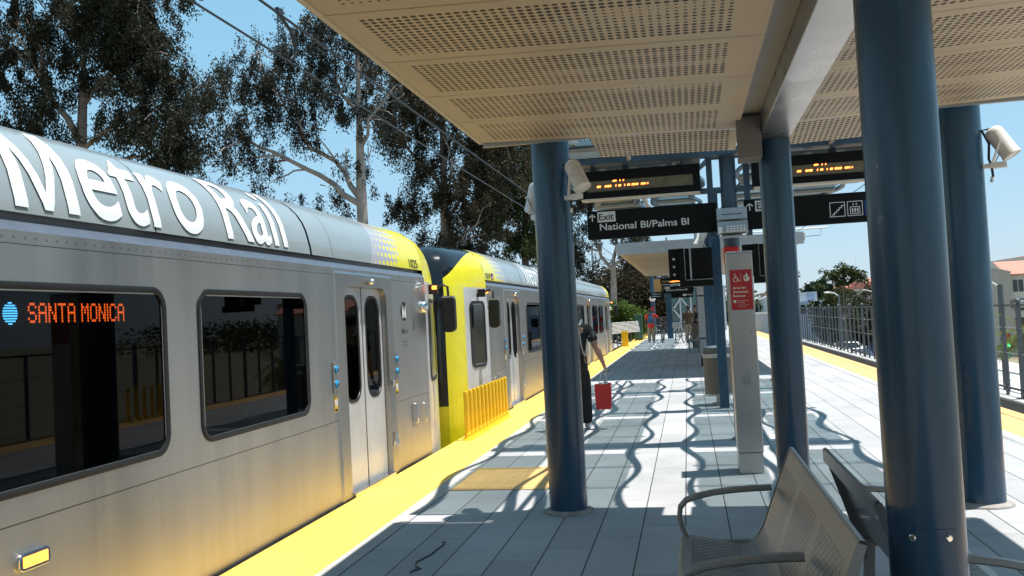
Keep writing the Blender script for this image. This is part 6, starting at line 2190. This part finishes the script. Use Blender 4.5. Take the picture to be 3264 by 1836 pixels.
build(MB().box(-2.45, -.65, 56.99, 57.04, 1.12, 1.17).box(-2.45, -.65, 56.99, 57.04, .1, .14), 'rail', 'galvfence', gf)

# ------------------------------------------------------------------ right-hand parapet and fence
pw = root('parapet', 'low dark concrete parapet under the steel fence on the right', 'parapet', (6.1, 30, -.45))
build(MB().box(5.9, 6.28, 3, 57, -1.3, -.47), 'kerb_wall', 'darkconc', pw)
build(MB().box(5.86, 6.32, 3, 57, -.47, -.43), 'coping', 'concrete', pw)
fe = root('fence', 'grey steel picket fence on the parapet beyond the right track', 'fence', (6.1, 30, -.43))
i = 0
y = 8.2
while y < 56.5:
    big = (i % 3 == 0)
    r = .038 if big else .026
    b = MB().box(6.1 - r, 6.1 + r, y - r, y + r, -.43, 1.36)
    if big:
        b.ball((6.1, y, 1.41), .055, 10, 8)
        b.box(6.0, 6.2, y - .1, y + .1, -.428, -.41)
    o = build(b, 'post' if big else 'picket', 'galvfence', fe)
    y += .86; i += 1
build(MB().box(6.085, 6.115, 8, 56.5, 1.31, 1.35).box(6.085, 6.115, 8, 56.5, -.30, -.26), 'rail', 'galvfence', fe)
b = MB()
for z in (.40, .90): b.cyl((6.1, 8, z), (6.1, 56.5, z), .006, 6)
build(b, 'wire', 'galv', fe)
# second row of bollards beside the right-hand edge, mirrored in the train windows
for i in range(8):
    copy_tree(bp, loc=(4.06, 15.2 + i * .26, 0), label='yellow bollard on the right-hand edge, %s of that group' % ['first', 'second', 'third', 'fourth', 'fifth', 'sixth', 'seventh', 'last'][i])
    
# ------------------------------------------------------------------ street: cars, lamps, signal, signs


def road_car(label, loc, face, paint, van=False):
    c = root('parked_car', label, 'car', loc, 'cars on the road below')
    h = 1.0 if not van else 1.18
    prof = [(-2.2, .35), (-2.25, .62), (-2.1, .86), (-1.55, .93), (-.85, 1.42 * h), (.9, 1.45 * h), (1.65, 1.02), (2.2, .95), (2.28, .6), (2.2, .32)]
    b = MB()
    P = []
    for x, k in ((-.86, .88), (-.80, 1.0), (.80, 1.0), (.86, .88)):
        row = []
        for yy, z in prof:
            ins = .16 * max(0, (z - .95) / .5)
            row.append((x * (1 - ins), yy * (k if k == 1 else .99), z if k == 1 else .35 + (z - .35) * .96))
        P.append(row)
    b.grid(P, closed=True)
    b.poly(P[0][::-1]); b.poly(P[-1])
    M = Matrix.Translation(Vector(loc)) @ Matrix.Rotation(face, 4, 'Z')
    build(b.xform(M), 'body', paint, c, smooth=35)
    g_ = MB()
    g_.poly([(-.62, -1.50, 1.0), (.62, -1.50, 1.0), (.56, -.98, 1.36 * h), (-.56, -.98, 1.36 * h)])
    g_.poly([(.62, 1.62, 1.06), (-.62, 1.62, 1.06), (-.56, 1.02, 1.38 * h), (.56, 1.02, 1.38 * h)])
    build(g_.xform(Matrix.Translation(Vector(loc)) @ Matrix.Rotation(face, 4, 'Z') @ Matrix.Translation((0, 0, .03))), 'window', 'carglass', c)
    for s in (-1, 1):
        w = MB().poly([(s * .80, -1.2, 1.0), (s * .80, 1.2, 1.02), (s * .745, .8, 1.36 * h), (s * .745, -.75, 1.34 * h)])
        build(w.xform(M), 'window', 'carglass', c)
        t = MB().box(s * .62 - .13, s * .62 + .13, -2.27, -2.2, .68, .84)
        build(t.xform(M), 'tail_light', 'taillight', c)
        for yy in (-1.35, 1.4):
            w = MB().lathe([(.30, 0), (.33, .04), (.33, .17), (.30, .2)], (s * .86 - .1, yy, .33), (1, 0, 0), 18)
            build(w.xform(M), 'wheel', 'tyre', c, smooth=40)
    return c


road_car('white pickup-like car on the road behind the fence', (18.75, 113, -4.99), .10, 'carwhite', True)
road_car('dark blue car nearest on the road behind the fence', (17.4, 99, -4.99), .06, 'carblue')
road_car('grey car beyond the white one on the road', (17.6, 124, -4.99), .05, 'cargrey', True)
road_car('dark car farthest left on the road by the pale building', (14.3, 127, -4.99), PI / 2, 'cargrey')
road_car('dark car at the road edge right of the white car', (21.8, 112, -4.99), .1, 'carblue')


def street_lamp(label, x, y, z, tipx, r=.07, h=7.2):
    l = root('street_lamp', label, 'street lamp', (x, y, -5), 'street lamps along the road')
    build(MB().lathe([(r * 1.3, 0), (r, h)], (x, y, -5), seg=12), 'pole', 'galvfence', l, smooth=60)
    zt = -5 + h
    build(MB().tube([(x, y, zt - .15), (x * .6 + tipx * .4, y, zt + .18), (tipx, y, zt + .28)], .045, 8), 'arm', 'white', l, smooth=60)
    s = 1 if tipx > x else -1
    build(MB().ball((tipx, y, zt + .26), .14, 12, 6, 0, (2.2, 1, .55)), 'lamp_head', 'white', l, smooth=180)


street_lamp('street lamp with arm to the left, centre of the fence view', 14.15, 90, 0, 13.1, .085)
street_lamp('street lamp partly cut off by the thick right column', 21.2, 110, 0, 19.2, .085, 7.5)
street_lamp('street lamp between the steel pylon and the middle column', 6.9, 92, 0, 8.6, .07, 7.2)
street_lamp('thick street lamp pole in front of the beige apartments', 18.85, 60, 0, 17.6, .16, 7.1)
ts = root('traffic_signal', 'traffic signal showing green beside the palm', 'traffic signal', (22.7, 72, -4.86))
build(MB().lathe([(.14, 0), (.10, 3.4)], (22.68, 72, -4.86), seg=12).lathe([(.28, 0), (.28, .08)], (22.68, 72, -4.86), seg=12), 'pole', 'galv', ts, smooth=60)
h_ = build(MB().box(22.58, 23.02, 71.7, 72, -2.45, -1.40), 'signal_head', 'black', ts, bevel=.03)
for z, m in ((-1.58, 'taillight'), (-1.92, 'brown'), (-2.26, 'greenled')):
    build(MB().lathe([(.13, 0), (.13, .03)], (22.82, 71.69, z), (0, -1, 0), 16), 'signal_lens', m, h_)
gs = root('street_sign', 'small green bicycle route sign under the signal', 'sign', (22.65, 71.6, -2.9))
build(MB().box(22.47, 22.90, 71.58, 71.62, -3.20, -2.58), 'sign_plate', mat("sign_green", (.0, .16, .09), .4), gs)
b = MB(); add_text(b, "BIKE", .14, lambda u, v: (22.52 + u, 71.57, -2.86 + v), .02, .32); add_text(b, "ROUTE", .08, lambda u, v: (22.53 + u, 71.57, -3.1 + v), .02, .3)
build(b, 'sign_text', 'signwhite', gs)
st = root('street_sign', 'green street name blade low behind the fence by the right column', 'sign', (21.0, 105, -3.4))
build(MB().box(20.2, 21.5, 105, 105.03, -3.2, -2.85), 'blade', mat("sign_teal", (.05, .36, .30), .5), st)
build(MB().cyl((21.0, 105, -5), (21.0, 105, -2.85), .05, 8), 'post', 'galvfence', st)
ss = root('shop_sign', 'white shop sign with black script at the right border', 'shop sign', (20.1, 60, .9))
build(MB().box(19.45, 22.4, 60, 60.3, .58, 1.10), 'sign_box', 'brown', ss)
build(MB().box(19.60, 22.3, 59.97, 60, .66, 1.08), 'sign_face', 'signwhite', ss)
b = MB(); add_text(b, "Bob's", .17, lambda u, v: (19.68 + u + v * .25, 59.96, .78 + v + u * .12), .02, .42); add_text(b, "LIQUOR", .26, lambda u, v: (20.27 + u, 59.96, .74 + v), .03, 1.6)
build(b, 'sign_text', 'decal', ss)
build(MB().cyl((21.0, 60.15, -5), (21.0, 60.15, .58), .12, 10), 'sign_post', 'galvfence', ss)

# ------------------------------------------------------------------ buildings


def windows(bl, x0, x1, y, z0, z1, nx, nz, w, h, face=-1):
    for i in range(nx):
        for j in range(nz):
            cx_ = x0 + (x1 - x0) * (i + .5) / nx; cz = z0 + (z1 - z0) * (j + .5) / nz
            f = build(MB().box(cx_ - w / 2 - .06, cx_ + w / 2 + .06, y - .06, y - .001, cz - h / 2 - .06, cz + h / 2 + .06), 'window', 'stuccopale', bl)
            build(MB().box(cx_ - w / 2, cx_ - .03, y - .065, y - .061, cz - h / 2, cz + h / 2).box(cx_ + .03, cx_ + w / 2, y - .065, y - .061, cz - h / 2, cz + h / 2), 'pane', 'carglass', f)


wb = root('building', 'boxy white and blue-grey building behind the fence bars', 'building', (15.5, 130, -5))
build(MB().box(11.0, 17.6, 130, 142, -3.9, 3.05), 'upper_wall', 'stuccowhite', wb)
build(MB().box(14.6, 18.3, 128.5, 129.99, -3.9, 1.75), 'stair_block', 'stuccoblue', wb)
build(MB().box(11.0, 18.3, 130.5, 142, -5, -3.9), 'ground_floor', 'dark', wb)
build(MB().box(14.9, 15.9, 128.45, 128.5, .1, 1.3), 'window', 'carglass', wb)
build(MB().box(16.2, 17.3, 129.94, 130, 1.9, 2.95), 'window', 'stuccoblue', wb)
build(MB().box(10.8, 14.0, 129.9, 142.2, 3.05, 3.3), 'roof', 'tile', wb)
for x in (11.5, 13.4, 15.3, 17.2): build(MB().box(x, x + .3, 128.5, 128.8, -5, -3.9), 'pier', 'stuccoblue', wb)
yb_ = root('building', 'narrow cream stepped facade beside the white building', 'building', (19.0, 131, -5))
build(MB().box(18.4, 20.2, 131, 140, -5, 1.9), 'wall', 'stuccopale', yb_)
windows(yb_, 18.5, 20.1, 131, -4, 1.6, 1, 4, .8, .7)
tr = root('building', 'orange tile roofed houses glimpsed through the trees', 'building', (31, 170, -5))
for k in range(4):
    x = 25.5 + k * 3.4; zt = 3.0 + k * .6
    build(MB().box(x, x + 3.2, 170 + k, 180, -5, zt), 'wall', 'stucco', tr)
    r_ = MB().extrude([(x - .3, 169.6 + k, zt), (x + 3.5, 169.6 + k, zt), (x + 3.5, 169.6 + k, zt + .35), (x + 1.6, 169.6 + k, zt + 1.5), (x - .3, 169.6 + k, zt + .35)], (0, 10, 0))
    build(r_, 'roof', 'tile', tr)
    windows(tr, x + .3, x + 2.9, 170 + k, -2, zt - .4, 2, 2, .8, 1.1)
ap = root('building', 'beige apartment block with salmon tile roof at the right border', 'building', (34, 100, -5))
build(MB().extrude([(28.5, 100, -5), (32.5, 100, -5), (32.5, 100, 3.6), (30.3, 100, 4.3), (28.5, 100, 4.75)], (0, 16, 0)), 'gable_wall', 'stucco', ap)
build(MB().box(32.501, 42, 101.2, 116, -5, 3.3), 'front_wall', 'stuccopale', ap)
build(MB().extrude([(32.45, 100.9, 3.3), (32.45, 105, 4.75), (32.45, 105, 4.9), (32.45, 100.9, 3.45)], (10, 0, 0)), 'roof', 'tile', ap)
build(MB().extrude([(28.4, 99.9, 4.75), (30.3, 99.9, 4.3), (32.55, 99.9, 3.6), (32.55, 99.9, 3.72), (30.3, 99.9, 4.42), (28.4, 99.9, 4.87)], (0, 16, 0)), 'verge', 'stuccopale', ap)
windows(ap, 32.6, 36.2, 101.2, -4.6, 3.2, 2, 4, 1.0, 1.25)
b = MB().lathe([(.16, 0), (.13, .9)], (29.9, 104, 4.4), seg=10).lathe([(.2, 0), (.2, .18)], (29.9, 104, 5.2), seg=10)
build(b, 'vent_pipe', 'black', ap, smooth=40)
a2 = root('building', 'pale higher block behind the beige apartments', 'building', (44, 122, -5))
build(MB().extrude([(36.5, 122, -5), (52, 122, -5), (52, 122, 5.0), (42.5, 122, 5.9), (36.5, 122, 5.5)], (0, 14, 0)), 'wall', 'stuccopale', a2)
build(MB().extrude([(42.5, 121.9, 5.9), (52, 121.9, 5.0), (52, 121.9, 5.25), (42.5, 121.9, 6.1)], (0, 14, 0)), 'roof', 'tile', a2)

# ------------------------------------------------------------------ street trees


def crown_tree(name, label, x, y, zb, zt, blobs, mt, seed, leaf=.5, per=22, trunk_r=.18, asp=.5, droop=.1, twig=False):
    rng_ = np.random.default_rng(seed)
    lim = [[(x, y, zb + (zt - zb) * .45, trunk_r * .6), ((x + bx) / 2, y, (zb + bz) / 2 + .6, trunk_r * .4), (bx, by, bz, .05)] for bx, by, bz, *_ in blobs[:5]]
    return tree(name, label, (x, y, zb), [(x, y, zb, trunk_r), (x, y, zb + (zt - zb) * .5, trunk_r * .8), (x, y, zt, .06)], lim, blobs, mt, 'bark', seed, leaf, per, droop, None, 3, twig, asp)


crown_tree('round_tree', 'round dark green tree above the white building', 22.0, 160, -5, 5, [(22.0, 160, 3.9, 2.3, 2, 1.5, 110), (20.6, 160, 3.3, 1.3, 1.2, 1.0, 50), (23.4, 160, 3.4, 1.4, 1.2, 1.0, 50)], 'leaf_pine', 41, .5, 20)
crown_tree('pine_tree', 'tall flat-topped tree with a dark trunk rising over the tile roofs', 17.8, 110, -5, 5.2,
           [(17.0, 110, 4.7, 1.1, .9, .40, 40), (18.2, 110, 5.0, .9, .9, .45, 34), (19.3, 110, 4.9, .7, .8, .5, 24), (19.9, 110, 4.3, .6, .6, .4, 14), (17.2, 110, 3.8, 1.0, .9, .35, 24), (18.8, 110, 4.0, .7, .7, .4, 16)], 'leaf_olive', 43, .36, 16, .20)
for k, (l, x, y, z, s, m) in enumerate((('broad olive street tree behind the centre street lamp', 16.7, 116, 1.6, 1.9, 'leaf_olive'), ('olive street tree right of the tall dark trunk', 19.2, 117, 1.2, 1.9, 'leaf_olive'),
                                        ('brown-green street tree at the thick column', 21.8, 118, .6, 2.2, 'leaf_brown'), ('low leafy shrub tree behind the white car', 19.4, 120, -2.4, 1.2, 'leaf_olive'), ('shrubby tree by the road edge at the column', 22.6, 121, -2.2, 1.3, 'leaf_olive'),
                                        ('dark low tree under the tile roofs', 17.4, 121, -1.4, 1.3, 'leaf_pine'))):
    crown_tree('street_tree', l, x, y, -5, z + .8, [(x, y, z, s, s, s * 1.05, 56), (x - s * .6, y, z - s * .4, s * .7, s * .7, s * .7, 28), (x + s * .6, y, z - s * .3, s * .7, s * .7, s * .8, 28), (x, y, z - s * 1.2, s * .9, s * .9, s * .8, 28)], m, 50 + k, .42, 18, .16)
crown_tree('street_tree', 'thin feathery tree above the white building roof', 17.0, 150, -5, 6.2, [(16.8, 150, 4.9, .8, .7, 1.0, 12), (17.6, 150, 6.3, .6, .5, .5, 6), (16.2, 150, 3.8, .7, .7, .7, 10)], 'leaf_grey', 61, .4, 10, .10)
crown_tree('cypress_tree', 'dark conical tree left of the middle column', 8.4, 140, -5, 5.4, [(8.4, 140, 4.4, .45, .45, 1.1, 30), (8.4, 140, 2.8, .8, .8, 1.2, 46), (8.4, 140, 1.2, 1.1, 1.1, 1.2, 50), (7.2, 140, .9, 1.3, 1, 1.1, 40), (6.0, 140, .5, 1.2, 1, 1.2, 40), (9.6, 140, .4, 1.4, 1, 1.4, 40)], 'leaf_pine', 63, .45, 18, .2)
hs_ = root('tree_belt', 'hazy far belt of street trees along the horizon on the right', 'trees', (60, 260, -5))
rng = np.random.default_rng(77)
pts = np.array([(rng.uniform(-40, 170), rng.uniform(250, 330), -5 + rng.random() ** .7 * 8.5) for _ in range(1500)])
o = leaf_obj(leaf_cloud(pts, 14, 1.3, np.full((len(pts), 3), 1.4), .1, rng, .6), 'crown', 'leaf_olive', hs_)
hs_['kind'] = 'stuff'
# palm by the signal
pt = root('palm_tree', 'green palm whose fronds arch behind the fence at the right border', 'palm', (15.1, 45, -5))
trk = MB().lathe([(.24, 0), (.20, 2.2), (.19, 4.2), (.24, 4.6)], (15.1, 45, -5), seg=14)
build(trk, 'trunk', 'bark', pt, smooth=60)
rng = np.random.default_rng(81)
V = []
for k in range(38):
    az = rng.uniform(0, 2 * PI); el = rng.uniform(-.35, 1.1); Lf = rng.uniform(1.5, 2.1)
    p = np.array((15.1, 45, -.35)); d = np.array((math.cos(az) * math.cos(el), math.sin(az) * math.cos(el), math.sin(el)))
    n = 22
    for i in range(n):
        d = d + np.array((0, 0, -.055)); d /= np.linalg.norm(d)
        p = p + d * Lf / n
        s = np.cross(d, (0, 0, 1)); s /= np.linalg.norm(s) + 1e-9
        ll = .48 * math.sin(PI * (i + 2) / (n + 4))
        for q in (-1, 1):
            e = p + s * q * ll * .8 + d * ll * .55 + np.array((0, 0, -.16 * ll))
            w = d * .020
            V += [p - w, p + w, e + w * .3, e - w * .3]
        w = s * .016
        V += [p - d * Lf / n - w, p - d * Lf / n + w, p + w, p - w]
leaf_obj(np.array(V), 'fronds', 'leaf_palm', pt)
